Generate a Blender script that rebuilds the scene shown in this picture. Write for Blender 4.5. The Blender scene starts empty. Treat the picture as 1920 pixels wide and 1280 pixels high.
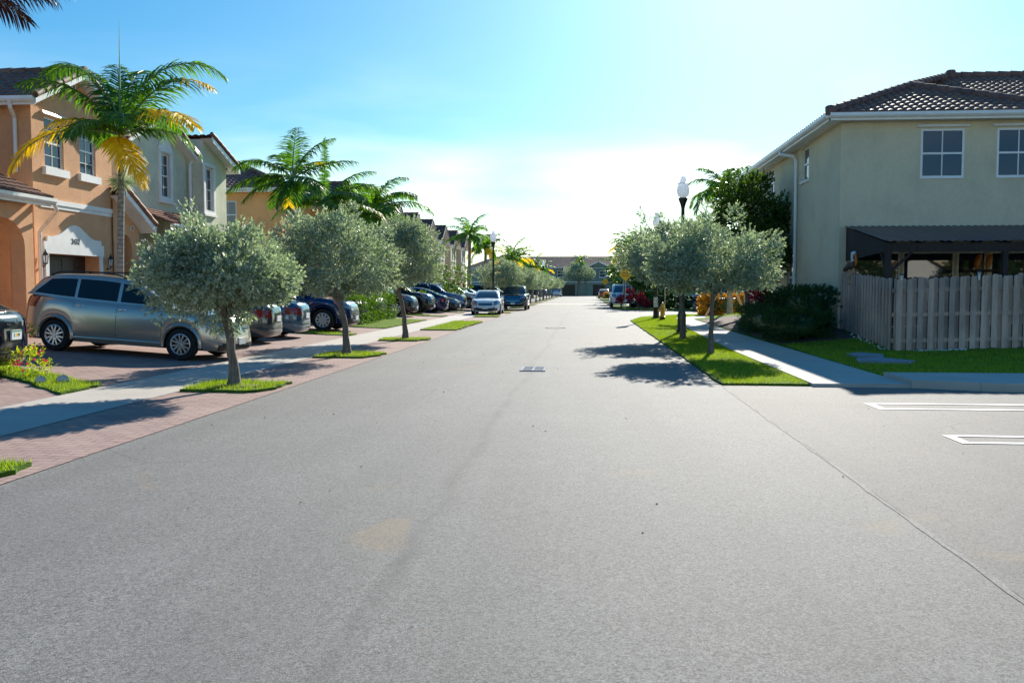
import bpy, math, random
import numpy as np
from mathutils import Vector, Matrix, Quaternion
scene = bpy.context.scene
col = scene.collection
R = math.radians
PI = math.pi

# ------------------------------------------------------------------ helpers
def tag(o, label=None, cat=None, group=None, kind=None):
    if label: o['label'] = label
    if cat: o['category'] = cat
    if group: o['group'] = group
    if kind: o['kind'] = kind
    return o

def empty(name, loc=(0, 0, 0), rz=0.0, label=None, cat=None, group=None, tilt=0.0):
    o = bpy.data.objects.new(name, None)
    o.empty_display_size = 0.2
    col.objects.link(o)
    o.location = loc
    o.rotation_euler = (0, tilt, rz)
    return tag(o, label, cat, group)

def link_mesh(name, me, mat, parent=None, smooth=None):
    if mat is not None:
        for m in (mat if isinstance(mat, (list, tuple)) else [mat]):
            me.materials.append(m)
    if smooth is not None:
        me.polygons.foreach_set('use_smooth', [True] * len(me.polygons))
        if smooth < 180:
            me.set_sharp_from_angle(angle=R(smooth))
    o = bpy.data.objects.new(name, me)
    col.objects.link(o)
    if parent is not None: o.parent = parent
    return o

def np_mesh(name, V, nper, mat, parent=None, mi=None):
    """V: (n,nper,3) independent polygons of nper corners"""
    V = np.asarray(V, dtype=np.float32)
    n = V.shape[0]
    me = bpy.data.meshes.new(name)
    me.vertices.add(n * nper)
    me.vertices.foreach_set('co', V.reshape(-1))
    me.loops.add(n * nper)
    me.loops.foreach_set('vertex_index', np.arange(n * nper, dtype=np.int32))
    me.polygons.add(n)
    me.polygons.foreach_set('loop_start', np.arange(0, n * nper, nper, dtype=np.int32))
    if mi is not None: me.polygons.foreach_set('material_index', np.asarray(mi, dtype=np.int32))
    me.update(calc_edges=True)
    return link_mesh(name, me, mat, parent)

class MB:
    def __init__(s): s.v = []; s.f = []; s.mi = []; s.cur = 0
    def add(s, vs, fs):
        b = len(s.v); s.v += [tuple(p) for p in vs]
        for f in fs:
            s.f.append(tuple(b + i for i in f)); s.mi.append(s.cur)
        return s
    def quad(s, a, b, c, d): return s.add([a, b, c, d], [(0, 1, 2, 3)])
    def poly(s, ps): return s.add(ps, [tuple(range(len(ps)))])
    def box(s, x0, x1, y0, y1, z0, z1):
        v = [(x0, y0, z0), (x1, y0, z0), (x1, y1, z0), (x0, y1, z0), (x0, y0, z1), (x1, y0, z1), (x1, y1, z1), (x0, y1, z1)]
        return s.add(v, [(3, 2, 1, 0), (4, 5, 6, 7), (0, 1, 5, 4), (1, 2, 6, 5), (2, 3, 7, 6), (3, 0, 4, 7)])
    def obox(s, P, U, N, w, d, h):
        """box: corner P, U width w, N depth d, up h"""
        P = Vector(P); U = Vector(U) * w; N = Vector(N) * d; Z = Vector((0, 0, h))
        v = [P, P + U, P + U + N, P + N]; v += [p + Z for p in v]
        return s.add(v, [(3, 2, 1, 0), (4, 5, 6, 7), (0, 1, 5, 4), (1, 2, 6, 5), (2, 3, 7, 6), (3, 0, 4, 7)])
    def bar(s, a, b, w, h=None):
        h = h or w; a = Vector(a); b = Vector(b); d = (b - a).normalized()
        r = Vector((0, 0, 1)) if abs(d.z) < .95 else Vector((1, 0, 0))
        x = d.cross(r).normalized() * w / 2; y = x.cross(d).normalized() * h / 2
        v = [a - x - y, a + x - y, a + x + y, a - x + y, b - x - y, b + x - y, b + x + y, b - x + y]
        return s.add(v, [(3, 2, 1, 0), (4, 5, 6, 7), (0, 1, 5, 4), (1, 2, 6, 5), (2, 3, 7, 6), (3, 0, 4, 7)])
    def tube(s, pts, rad, n=8, cap=True):
        pts = [Vector(p) for p in pts]
        if not isinstance(rad, (list, tuple)): rad = [rad] * len(pts)
        rings = []; prev = None
        for i, p in enumerate(pts):
            d = (pts[min(i + 1, len(pts) - 1)] - pts[max(i - 1, 0)]).normalized()
            if prev is None:
                r = Vector((0, 0, 1)) if abs(d.z) < .9 else Vector((1, 0, 0))
                x = d.cross(r).normalized()
            else:
                x = (prev - d * prev.dot(d)).normalized()
            prev = x; y = d.cross(x)
            rings.append([p + (x * math.cos(2 * PI * k / n) + y * math.sin(2 * PI * k / n)) * rad[i] for k in range(n)])
        v = [q for r in rings for q in r]; f = []
        for i in range(len(pts) - 1):
            for k in range(n):
                f.append((i * n + k, i * n + (k + 1) % n, (i + 1) * n + (k + 1) % n, (i + 1) * n + k))
        if cap:
            f.append(tuple(range(n - 1, -1, -1))); f.append(tuple((len(pts) - 1) * n + k for k in range(n)))
        return s.add(v, f)
    def lathe(s, prof, n=16, origin=(0, 0, 0), axis='z'):
        """prof: list of (r, h)"""
        v = []; f = []; ox, oy, oz = origin
        for r, h in prof:
            for k in range(n):
                a = 2 * PI * k / n; c, d = r * math.cos(a), r * math.sin(a)
                v.append((ox + c, oy + d, oz + h) if axis == 'z' else (ox + c, oy + h, oz + d))
        for i in range(len(prof) - 1):
            for k in range(n):
                f.append((i * n + k, i * n + (k + 1) % n, (i + 1) * n + (k + 1) % n, (i + 1) * n + k))
        return s.add(v, f)
    def grid(s, G):
        """G: rows of points"""
        nr, nc = len(G), len(G[0])
        return s.add([p for r in G for p in r], [(i * nc + j, i * nc + j + 1, (i + 1) * nc + j + 1, (i + 1) * nc + j) for i in range(nr - 1) for j in range(nc - 1)])
    def build(s, name, mat, parent=None, smooth=None):
        me = bpy.data.meshes.new(name)
        me.from_pydata(s.v, [], s.f)
        if any(s.mi): me.polygons.foreach_set('material_index', s.mi)
        me.update()
        return link_mesh(name, me, mat, parent, smooth)

def copy_tree(o, parent=None):
    c = o.copy(); col.objects.link(c)
    if parent is not None: c.parent = parent
    for ch in list(o.children): copy_tree(ch, c)
    return c

def text(name, body, size, mat, parent, M, depth=0.004, align='CENTER'):
    cu = bpy.data.curves.new(name, 'FONT'); cu.body = body; cu.size = size; cu.extrude = depth
    cu.align_x = align; cu.align_y = 'CENTER'; cu.materials.append(mat)
    t = bpy.data.objects.new(name, cu); col.objects.link(t); bpy.context.view_layer.update()
    me = bpy.data.meshes.new_from_object(t.evaluated_get(bpy.context.evaluated_depsgraph_get())); me.name = name
    bpy.data.objects.remove(t); bpy.data.curves.remove(cu); me.materials.clear(); me.materials.append(mat)
    o = bpy.data.objects.new(name, me); col.objects.link(o); o.parent = parent; o.matrix_local = M
    return o

def facing(loc, N):
    """matrix for text standing upright, readable from direction N"""
    N = Vector(N).normalized(); Z = Vector((0, 0, 1)); X = Z.cross(N).normalized()
    Y = N.cross(X)
    return Matrix(((X.x, Y.x, N.x, loc[0]), (X.y, Y.y, N.y, loc[1]), (X.z, Y.z, N.z, loc[2]), (0, 0, 0, 1)))

# ------------------------------------------------------------------ materials
def nt(name):
    m = bpy.data.materials.new(name); m.use_nodes = True
    t = m.node_tree; b = t.nodes['Principled BSDF']
    return m, t, t.nodes, t.links, b

def ramp(n, l, fac, stops):
    r = n.new('ShaderNodeValToRGB'); e = r.color_ramp.elements
    while len(e) < len(stops): e.new(.5)
    for i, (p, c) in enumerate(stops):
        e[i].position = p; e[i].color = (*c, 1) if len(c) == 3 else c
    l.new(fac, r.inputs[0]); return r.outputs[0]

def noise(n, l, co, scale, detail=4, rough=.55, dist=0.):
    x = n.new('ShaderNodeTexNoise'); x.inputs['Scale'].default_value = scale
    x.inputs['Detail'].default_value = detail; x.inputs['Roughness'].default_value = rough
    x.inputs['Distortion'].default_value = dist
    if co is not None: l.new(co, x.inputs['Vector'])
    return x.outputs['Fac']

def mixc(n, l, fac, a, b, mode='MIX'):
    m = n.new('ShaderNodeMix'); m.data_type = 'RGBA'; m.blend_type = mode
    for v, s in ((fac, 0), (a, 6), (b, 7)):
        if isinstance(v, (int, float)): m.inputs[s].default_value = v
        elif isinstance(v, tuple): m.inputs[s].default_value = (*v, 1)
        else: l.new(v, m.inputs[s])
    return m.outputs[2]

def bump(n, l, b, h, strength=.3, dist=.02):
    x = n.new('ShaderNodeBump'); x.inputs['Strength'].default_value = strength; x.inputs['Distance'].default_value = dist
    l.new(h, x.inputs['Height']); l.new(x.outputs[0], b.inputs['Normal'])

def objco(n): return n.new('ShaderNodeTexCoord').outputs['Object']

def simple(name, c, rough=.5, metal=0., spec=.5, coat=0., var=0., vscale=3., bmp=0., bscale=60.):
    m, t, n, l, b = nt(name)
    b.inputs['Base Color'].default_value = (*c, 1); b.inputs['Roughness'].default_value = rough
    b.inputs['Metallic'].default_value = metal; b.inputs['Specular IOR Level'].default_value = spec
    b.inputs['Coat Weight'].default_value = coat; b.inputs['Coat Roughness'].default_value = .04
    if var > 0 or bmp > 0: co = objco(n)
    if var > 0:
        f = noise(n, l, co, vscale)
        c0 = tuple(x * (1 - var) for x in c); c1 = tuple(min(1, x * (1 + var)) for x in c)
        l.new(ramp(n, l, f, [(.3, c0), (.7, c1)]), b.inputs['Base Color'])
    if bmp > 0: bump(n, l, b, noise(n, l, co, bscale), bmp, .01)
    return m

def stucco(name, c, dirt=.25):
    m, t, n, l, b = nt(name); co = objco(n)
    f = noise(n, l, co, .7, 5, .6); g = noise(n, l, co, 9, 4)
    c0 = tuple(x * (1 - dirt) for x in c)
    a = ramp(n, l, f, [(.3, c0), (.55, c)])
    a = mixc(n, l, .18, a, ramp(n, l, g, [(.3, tuple(x * .7 for x in c)), (.7, tuple(min(1, x * 1.15) for x in c))]))
    # faint vertical rain streaks
    mp = n.new('ShaderNodeMapping'); mp.inputs['Scale'].default_value = (3, 3, .25); l.new(co, mp.inputs[0])
    s = noise(n, l, mp.outputs[0], 2.2, 5, .65)
    a = mixc(n, l, ramp(n, l, s, [(.52, (0, 0, 0)), (.76, (.16, .16, .16))]), a, tuple(x * .6 for x in c))
    l.new(a, b.inputs['Base Color']); b.inputs['Roughness'].default_value = .9; b.inputs['Specular IOR Level'].default_value = .2
    bump(n, l, b, noise(n, l, co, 22, 6, .75), .55, .02)
    return m

def leafmat(name, c1, c2, trans=.35, rough=.5, tc=None):
    m, t, n, l, b = nt(name)
    g = n.new('ShaderNodeNewGeometry')
    c = ramp(n, l, g.outputs['Random Per Island'], [(0, c1), (1, c2)])
    l.new(c, b.inputs['Base Color']); b.inputs['Roughness'].default_value = rough; b.inputs['Specular IOR Level'].default_value = .35
    tr = n.new('ShaderNodeBsdfTranslucent')
    l.new(mixc(n, l, 1., c, tc or (1.6, 1.5, .5), 'MULTIPLY'), tr.inputs[0])
    mx = n.new('ShaderNodeMixShader'); mx.inputs[0].default_value = trans
    l.new(b.outputs[0], mx.inputs[1]); l.new(tr.outputs[0], mx.inputs[2])
    l.new(mx.outputs[0], n['Material Output'].inputs[0])
    return m

def grassmat():
    m = leafmat('grass blades', (.14, .25, .012), (.34, .45, .035), .42, .6, (1.5, 1.4, .4)); t = m.node_tree; n = t.nodes; l = t.links
    b = n['Principled BSDF']; src = b.inputs['Base Color'].links[0].from_socket; co = objco(n)
    f = noise(n, l, co, 1.9, 4, .65)
    c = mixc(n, l, ramp(n, l, f, [(.56, (0,) * 3), (.72, (.75,) * 3)]), src, (.36, .29, .09))
    l.new(c, b.inputs['Base Color']); return m

def m_asphalt(name, base, seam=True, dark=1.):
    m, t, n, l, b = nt(name); co = objco(n)
    v = n.new('ShaderNodeTexVoronoi'); v.inputs['Scale'].default_value = 125; l.new(co, v.inputs[0])
    spk = ramp(n, l, v.outputs['Color'], [(0.08, tuple(x * .34 for x in base)), (.45, base), (.92, tuple(min(1, x * 1.9) for x in base))])
    v2 = n.new('ShaderNodeTexVoronoi'); v2.inputs['Scale'].default_value = 58; l.new(co, v2.inputs[0])
    spk = mixc(n, l, .27, spk, ramp(n, l, v2.outputs['Color'], [(.1, tuple(x * .22 for x in base)), (.9, tuple(min(1, x * 2.3) for x in base))]))
    mpt = n.new('ShaderNodeMapping'); mpt.inputs['Scale'].default_value = (1.1, .05, 1); l.new(co, mpt.inputs[0])
    trk = noise(n, l, mpt.outputs[0], 1.3, 4, .6, .2)
    spk = mixc(n, l, ramp(n, l, trk, [(.42, (0,) * 3), (.68, (.25,) * 3)]), spk, tuple(x * .60 for x in base))
    big = noise(n, l, co, .22, 6, .62, .6)
    spk = mixc(n, l, ramp(n, l, big, [(.35, (.0,) * 3), (.7, (.30,) * 3)]), spk, tuple(x * .62 for x in base))
    med = noise(n, l, co, 1.7, 6, .7)
    spk = mixc(n, l, ramp(n, l, med, [(.5, (0,) * 3), (.8, (.35,) * 3)]), spk, tuple(x * 1.45 for x in base))
    # brown stains
    st = noise(n, l, co, .55, 3, .5, 1.2)
    spk = mixc(n, l, ramp(n, l, st, [(.66, (0,) * 3), (.74, (.42,) * 3)]), spk, (.27, .19, .105))
    if seam:
        sx = n.new('ShaderNodeSeparateXYZ'); l.new(co, sx.inputs[0])
        wob = noise(n, l, co, .35, 5, .6)
        a = n.new('ShaderNodeMath'); a.operation = 'MULTIPLY_ADD'; l.new(wob, a.inputs[0]); a.inputs[1].default_value = .5; l.new(sx.outputs[0], a.inputs[2])
        a2 = n.new('ShaderNodeMath'); a2.operation = 'ADD'; l.new(a.outputs[0], a2.inputs[0]); a2.inputs[1].default_value = 1.05 - .25
        a3 = n.new('ShaderNodeMath'); a3.operation = 'ABSOLUTE'; l.new(a2.outputs[0], a3.inputs[0])
        line = ramp(n, l, a3.outputs[0], [(0, (.75,) * 3), (.03, (.45,) * 3), (.10, (0,) * 3)])
        brk = noise(n, l, co, 1.1, 5, .7)
        line = mixc(n, l, 1., line, ramp(n, l, brk, [(.34, (.12,) * 3), (.62, (.8,) * 3)]), 'MULTIPLY')
        spk = mixc(n, l, line, spk, tuple(x * .5 for x in base))
    # hairline cracks
    mp = n.new('ShaderNodeMixRGB'); mp.inputs[0].default_value = .12
    nz = n.new('ShaderNodeTexNoise'); nz.inputs['Scale'].default_value = 1.2; l.new(co, nz.inputs[0])
    l.new(co, mp.inputs[1]); l.new(nz.outputs['Color'], mp.inputs[2])
    vc = n.new('ShaderNodeTexVoronoi'); vc.feature = 'DISTANCE_TO_EDGE'; vc.inputs['Scale'].default_value = .55; l.new(mp.outputs[0], vc.inputs[0])
    cr = ramp(n, l, vc.outputs['Distance'], [(0, (.8,) * 3), (.006, (0,) * 3)])
    cr = mixc(n, l, 1., cr, ramp(n, l, noise(n, l, co, .3, 3), [(.52, (0,) * 3), (.66, (.9,) * 3)]), 'MULTIPLY')
    spk = mixc(n, l, cr, spk, tuple(x * .3 for x in base))
    l.new(spk, b.inputs['Base Color']); b.inputs['Roughness'].default_value = .82; b.inputs['Specular IOR Level'].default_value = .35
    bump(n, l, b, noise(n, l, co, 130, 3, .7), .5, .008)
    return m

def m_pavers():
    m, t, n, l, b = nt('brick pavers'); co = objco(n)
    mp = n.new('ShaderNodeMapping'); mp.inputs['Rotation'].default_value = (0, 0, R(3)); l.new(co, mp.inputs[0])
    k = n.new('ShaderNodeTexBrick'); l.new(mp.outputs[0], k.inputs[0])
    k.inputs['Scale'].default_value = 1.; k.inputs['Brick Width'].default_value = .24; k.inputs['Row Height'].default_value = .12
    k.inputs['Mortar Size'].default_value = .009; k.inputs['Mortar Smooth'].default_value = .2
    k.inputs['Color1'].default_value = (.38, .25, .215, 1); k.inputs['Color2'].default_value = (.25, .165, .15, 1)
    k.inputs['Mortar'].default_value = (.085, .06, .05, 1)
    f = noise(n, l, co, 1.3, 5, .6)
    c = mixc(n, l, ramp(n, l, f, [(.35, (0,) * 3), (.75, (.45,) * 3)]), k.outputs['Color'], (.44, .33, .28))
    c = mixc(n, l, .25, c, ramp(n, l, noise(n, l, co, 60, 3), [(.3, (.2, .12, .1)), (.7, (.5, .36, .3))]))
    l.new(c, b.inputs['Base Color']); b.inputs['Roughness'].default_value = .85; b.inputs['Specular IOR Level'].default_value = .25
    inv = n.new('ShaderNodeMath'); inv.operation = 'SUBTRACT'; inv.inputs[0].default_value = 1.; l.new(k.outputs['Fac'], inv.inputs[1])
    bump(n, l, b, inv.outputs[0], .5, .012)
    return m

def m_concrete(name, c, joint=1.5, axis=1):
    m, t, n, l, b = nt(name); co = objco(n)
    a = ramp(n, l, noise(n, l, co, .9, 6, .65), [(.3, tuple(x * .78 for x in c)), (.65, c)])
    a = mixc(n, l, .3, a, ramp(n, l, noise(n, l, co, 70, 3), [(.3, tuple(x * .75 for x in c)), (.7, tuple(min(1, x * 1.2) for x in c))]))
    sx = n.new('ShaderNodeSeparateXYZ'); l.new(co, sx.inputs[0])
    d = n.new('ShaderNodeMath'); d.operation = 'PINGPONG'; l.new(sx.outputs[axis], d.inputs[0]); d.inputs[1].default_value = joint / 2
    j = ramp(n, l, d.outputs[0], [(0, (.6,) * 3), (.012, (.0,) * 3)])
    a = mixc(n, l, j, a, tuple(x * .35 for x in c))
    l.new(a, b.inputs['Base Color']); b.inputs['Roughness'].default_value = .85; b.inputs['Specular IOR Level'].default_value = .3
    bump(n, l, b, noise(n, l, co, 90, 3), .15, .004)
    return m

def m_rooftile(name, c1, c2):
    m, t, n, l, b = nt(name); co = objco(n)
    w = n.new('ShaderNodeTexVoronoi'); w.inputs['Scale'].default_value = 3.2; l.new(co, w.inputs[0])
    a = ramp(n, l, w.outputs['Color'], [(.1, c1), (.9, c2)])
    a = mixc(n, l, ramp(n, l, noise(n, l, co, 1.3, 5, .65), [(.45, (0,) * 3), (.75, (.5,) * 3)]), a, tuple(x * .4 for x in c1))
    l.new(a, b.inputs['Base Color']); b.inputs['Roughness'].default_value = .66; b.inputs['Specular IOR Level'].default_value = .35
    bump(n, l, b, noise(n, l, co, 40, 4), .2, .01)
    return m

def m_wood(name, cols, stretch=(12, 12, .6), rough=.85):
    m, t, n, l, b = nt(name); co = objco(n)
    g = n.new('ShaderNodeNewGeometry')
    c = ramp(n, l, g.outputs['Random Per Island'], [(0, cols[0]), (.5, cols[1]), (1, cols[2])])
    mp = n.new('ShaderNodeMapping'); mp.inputs['Scale'].default_value = stretch; l.new(co, mp.inputs[0])
    f = noise(n, l, mp.outputs[0], 2.5, 6, .7, .8)
    c = mixc(n, l, ramp(n, l, f, [(.35, (.65,) * 3), (.65, (0,) * 3)]), c, tuple(x * .42 for x in cols[1]))
    s = noise(n, l, co, .9, 4, .6)
    c = mixc(n, l, ramp(n, l, s, [(.45, (0,) * 3), (.8, (.5,) * 3)]), c, tuple(min(1, x * 1.5) for x in cols[1]))
    l.new(c, b.inputs['Base Color']); b.inputs['Roughness'].default_value = rough; b.inputs['Specular IOR Level'].default_value = .2
    bump(n, l, b, f, .3, .01)
    return m

def m_bark(name, c, rings=0.):
    m, t, n, l, b = nt(name); co = objco(n)
    mp = n.new('ShaderNodeMapping'); mp.inputs['Scale'].default_value = (9, 9, 1.6) if not rings else (3, 3, 3); l.new(co, mp.inputs[0])
    f = noise(n, l, mp.outputs[0], 3.5, 6, .7, .6)
    a = ramp(n, l, f, [(.3, tuple(x * .4 for x in c)), (.7, tuple(min(1, x * 1.35) for x in c))])
    h = f
    if rings:
        sx = n.new('ShaderNodeSeparateXYZ'); l.new(co, sx.inputs[0])
        d = n.new('ShaderNodeMath'); d.operation = 'PINGPONG'; l.new(sx.outputs[2], d.inputs[0]); d.inputs[1].default_value = rings / 2
        a = mixc(n, l, ramp(n, l, d.outputs[0], [(0, (.75,) * 3), (.022, (0,) * 3)]), a, tuple(x * .3 for x in c))
    l.new(a, b.inputs['Base Color']); b.inputs['Roughness'].default_value = .9; b.inputs['Specular IOR Level'].default_value = .2
    bump(n, l, b, h, .6, .02)
    return m

def m_paint(name, c, metal=.35, rough=.32, coat=.9):
    m, t, n, l, b = nt(name); co = objco(n)
    f = noise(n, l, co, 2.5, 5, .65)
    b.inputs['Base Color'].default_value = (*c, 1); b.inputs['Metallic'].default_value = metal
    l.new(ramp(n, l, f, [(.35, (rough,) * 3), (.75, (rough * 1.08,) * 3)]), b.inputs['Roughness'])
    b.inputs['Coat Weight'].default_value = coat; b.inputs['Coat Roughness'].default_value = .05
    return m

def m_glass(name, c=(.012, .015, .018), rough=.03, spec=.8):
    m, t, n, l, b = nt(name)
    b.inputs['Base Color'].default_value = (*c, 1); b.inputs['Roughness'].default_value = rough
    b.inputs['Specular IOR Level'].default_value = spec; b.inputs['IOR'].default_value = 1.52
    co = objco(n); bump(n, l, b, noise(n, l, co, 1.5, 2), .015, .02)
    return m

M = dict(
    asphalt=m_asphalt('asphalt', (.155, .149, .139)),
    asphalt_lot=m_asphalt('lot asphalt', (.134, .126, .116), seam=False),
    asphalt_joint=m_asphalt('worn joint', (.175, .168, .157), seam=False),
    pavers=m_pavers(),
    concrete=m_concrete('concrete walk', (.49, .445, .39)),
    concrete_x=m_concrete('concrete walk across', (.49, .445, .39), axis=0),
    soil=simple('soil', (.10, .075, .05), .95, var=.4, bmp=.6, bscale=25),
    turf=simple('turf base', (.060, .125, .012), .95, spec=.1, var=.45, vscale=5, bmp=.8, bscale=50),
    grass=grassmat(),
    mulch=simple('mulch', (.085, .045, .03), .95, var=.5, vscale=20, bmp=.9, bscale=40),
    line=simple('road paint', (.78, .77, .72), .7, var=.15, vscale=9),
    orange=stucco('orange stucco', (.76, .415, .225)),
    orange2=stucco('light orange stucco', (.92, .47, .20)),
    sage=stucco('sage stucco', (.68, .69, .52)),
    cream=stucco('cream stucco', (.52, .48, .39)),
    tan=stucco('tan stucco', (.70, .61, .43), .18),
    grey=stucco('grey green stucco', (.27, .33, .28)),
    white=simple('white trim', (.78, .77, .74), .6, var=.08, vscale=2),
    whitemetal=simple('white gutter', (.80, .80, .79), .35, var=.06),
    tile=m_rooftile('clay roof tile', (.15, .080, .066), (.24, .13, .10)),
    tile_red=m_rooftile('red roof tile', (.22, .095, .06), (.34, .16, .10)),
    glass=m_glass('window glass', (.02, .03, .05), .02, .9),
    glassblue=m_glass('shaded window glass', (.02, .03, .075), .03, .6),
    blind=simple('window blind', (.30, .34, .40), .8),
    garage=simple('brown garage door', (.035, .022, .017), .45),
    black=simple('black metal', (.012, .012, .014), .4),
    blackp=simple('black plastic', (.012, .012, .012), .55),
    rubber=simple('tyre rubber', (.012, .012, .012), .85, bmp=.2),
    chrome=simple('chrome', (.75, .76, .78), .12, metal=1.),
    alloy=simple('alloy', (.55, .56, .57), .32, metal=.85),
    steel=simple('galvanised steel', (.50, .51, .52), .42, metal=.8, var=.15),
    globe=leafmat('lamp globe', (.85, .88, .92), (.85, .88, .92), .6, .12, (1., 1., 1.)),
    carglass=m_glass('car glass', (.008, .009, .010), .02, .35),
    screen=m_glass('windscreen glass', (.03, .042, .05), .02, 1.),
    headlight=simple('headlight lens', (.20, .215, .23), .10, metal=.3, spec=.9, coat=1.),
    taillight=simple('tail light', (.22, .006, .008), .1, coat=1.),
    amber=simple('amber lens', (.75, .16, .02), .12, coat=1.),
    plate=simple('plate', (.72, .76, .74), .4),
    yellow=simple('hydrant yellow', (.78, .36, .015), .4, var=.12, vscale=8),
    sign=simple('sign orange', (1., .52, .01), .45),
    signback=simple('sign green', (.02, .22, .12), .5),
    ink=simple('ink', (.012, .012, .012), .6),
    bark=m_bark('grey bark', (.20, .165, .135)),
    palmbark=m_bark('palm bark', (.34, .31, .27), rings=.11),
    crownshaft=simple('palm crownshaft', (.20, .30, .10), .45, var=.2),
    bw=leafmat('silver buttonwood leaves', (.16, .225, .17), (.46, .53, .44), .30, .5, (1.4, 1.45, .7)),
    darkleaf=leafmat('dark green leaves', (.014, .045, .010), (.10, .19, .03), .36, .35),
    midleaf=leafmat('green leaves', (.03, .085, .012), (.12, .24, .025), .38, .4),
    hedge=leafmat('hedge leaves', (.010, .042, .012), (.045, .115, .022), .25, .45),
    limeleaf=leafmat('lime leaves', (.22, .32, .02), (.42, .50, .03), .45, .5),
    croton=leafmat('croton leaves', (.42, .10, .02), (.62, .46, .03), .35, .4, (1.4, 1.2, .6)),
    redleaf=leafmat('red cordyline leaves', (.22, .012, .025), (.50, .05, .07), .4, .35, (1.6, .8, .8)),
    flower=leafmat('pink flowers', (.65, .03, .10), (.75, .10, .16), .3, .5, (1.3, 1, 1)),
    palm=leafmat('palm green', (.028, .10, .010), (.12, .27, .02), .5, .42),
    palmy=leafmat('palm yellow', (.80, .52, .012), (.95, .72, .035), .5, .5, (1.2, 1.15, .5)),
    palmred=leafmat('palm maroon', (.022, .006, .010), (.05, .010, .014), .08, .5, (1.2, .8, .8)),
    fence=m_wood('weathered fence wood', [(.50, .35, .28), (.66, .47, .37), (.38, .29, .25)]),
    darkwood=m_wood('dark timber', [(.045, .035, .032), (.06, .045, .04), (.05, .04, .04)]),
    metalroof=simple('dark metal roof', (.055, .05, .075), .35, metal=.4, var=.25, vscale=2),
    stone=simple('pale stone', (.48, .46, .42), .9, var=.25, vscale=9, bmp=.5),
    slab=simple('grey slab', (.24, .26, .29), .8, var=.2, bmp=.3),
    feather=simple('pelican brown', (.12, .07, .055), .7, var=.4, vscale=18, bmp=.5, bscale=50),
    birdwhite=simple('pelican white', (.75, .75, .74), .6),
    beak=simple('pelican beak', (.62, .19, .02), .5, var=.3, vscale=15),
    postwood=simple('post wood', (.50, .30, .18), .8, var=.3, vscale=10),
    awning=simple('dark red awning', (.16, .015, .03), .8),
)
# ------------------------------------------------------------------ vehicles
def interp(pts, x):
    xs = [p[0] for p in pts]; zs = [p[1] for p in pts]
    if xs[0] > xs[-1]: xs = xs[::-1]; zs = zs[::-1]
    return float(np.interp(x, xs, zs))

def smooth_pts(pts, it=2):
    for _ in range(it):
        o = [pts[0]]
        for a, b in zip(pts, pts[1:]):
            o += [(a[0] * .75 + b[0] * .25, a[1] * .75 + b[1] * .25), (a[0] * .25 + b[0] * .75, a[1] * .25 + b[1] * .75)]
        o.append(pts[-1]); pts = o
    return pts

TT = [0, .06, .16, .3, .45, .6, .74, .86, .94, 1.0]
BF = [.93, .965, .985, 1., 1., .995, .985, .965, .94, .89]
AF = [.965, .985, 1., 1., .995, .985, .975, .962, .945, .905]
AR = [.955, .985, 1., 1., .998, .992, .985, .976, .962, .93]

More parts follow.
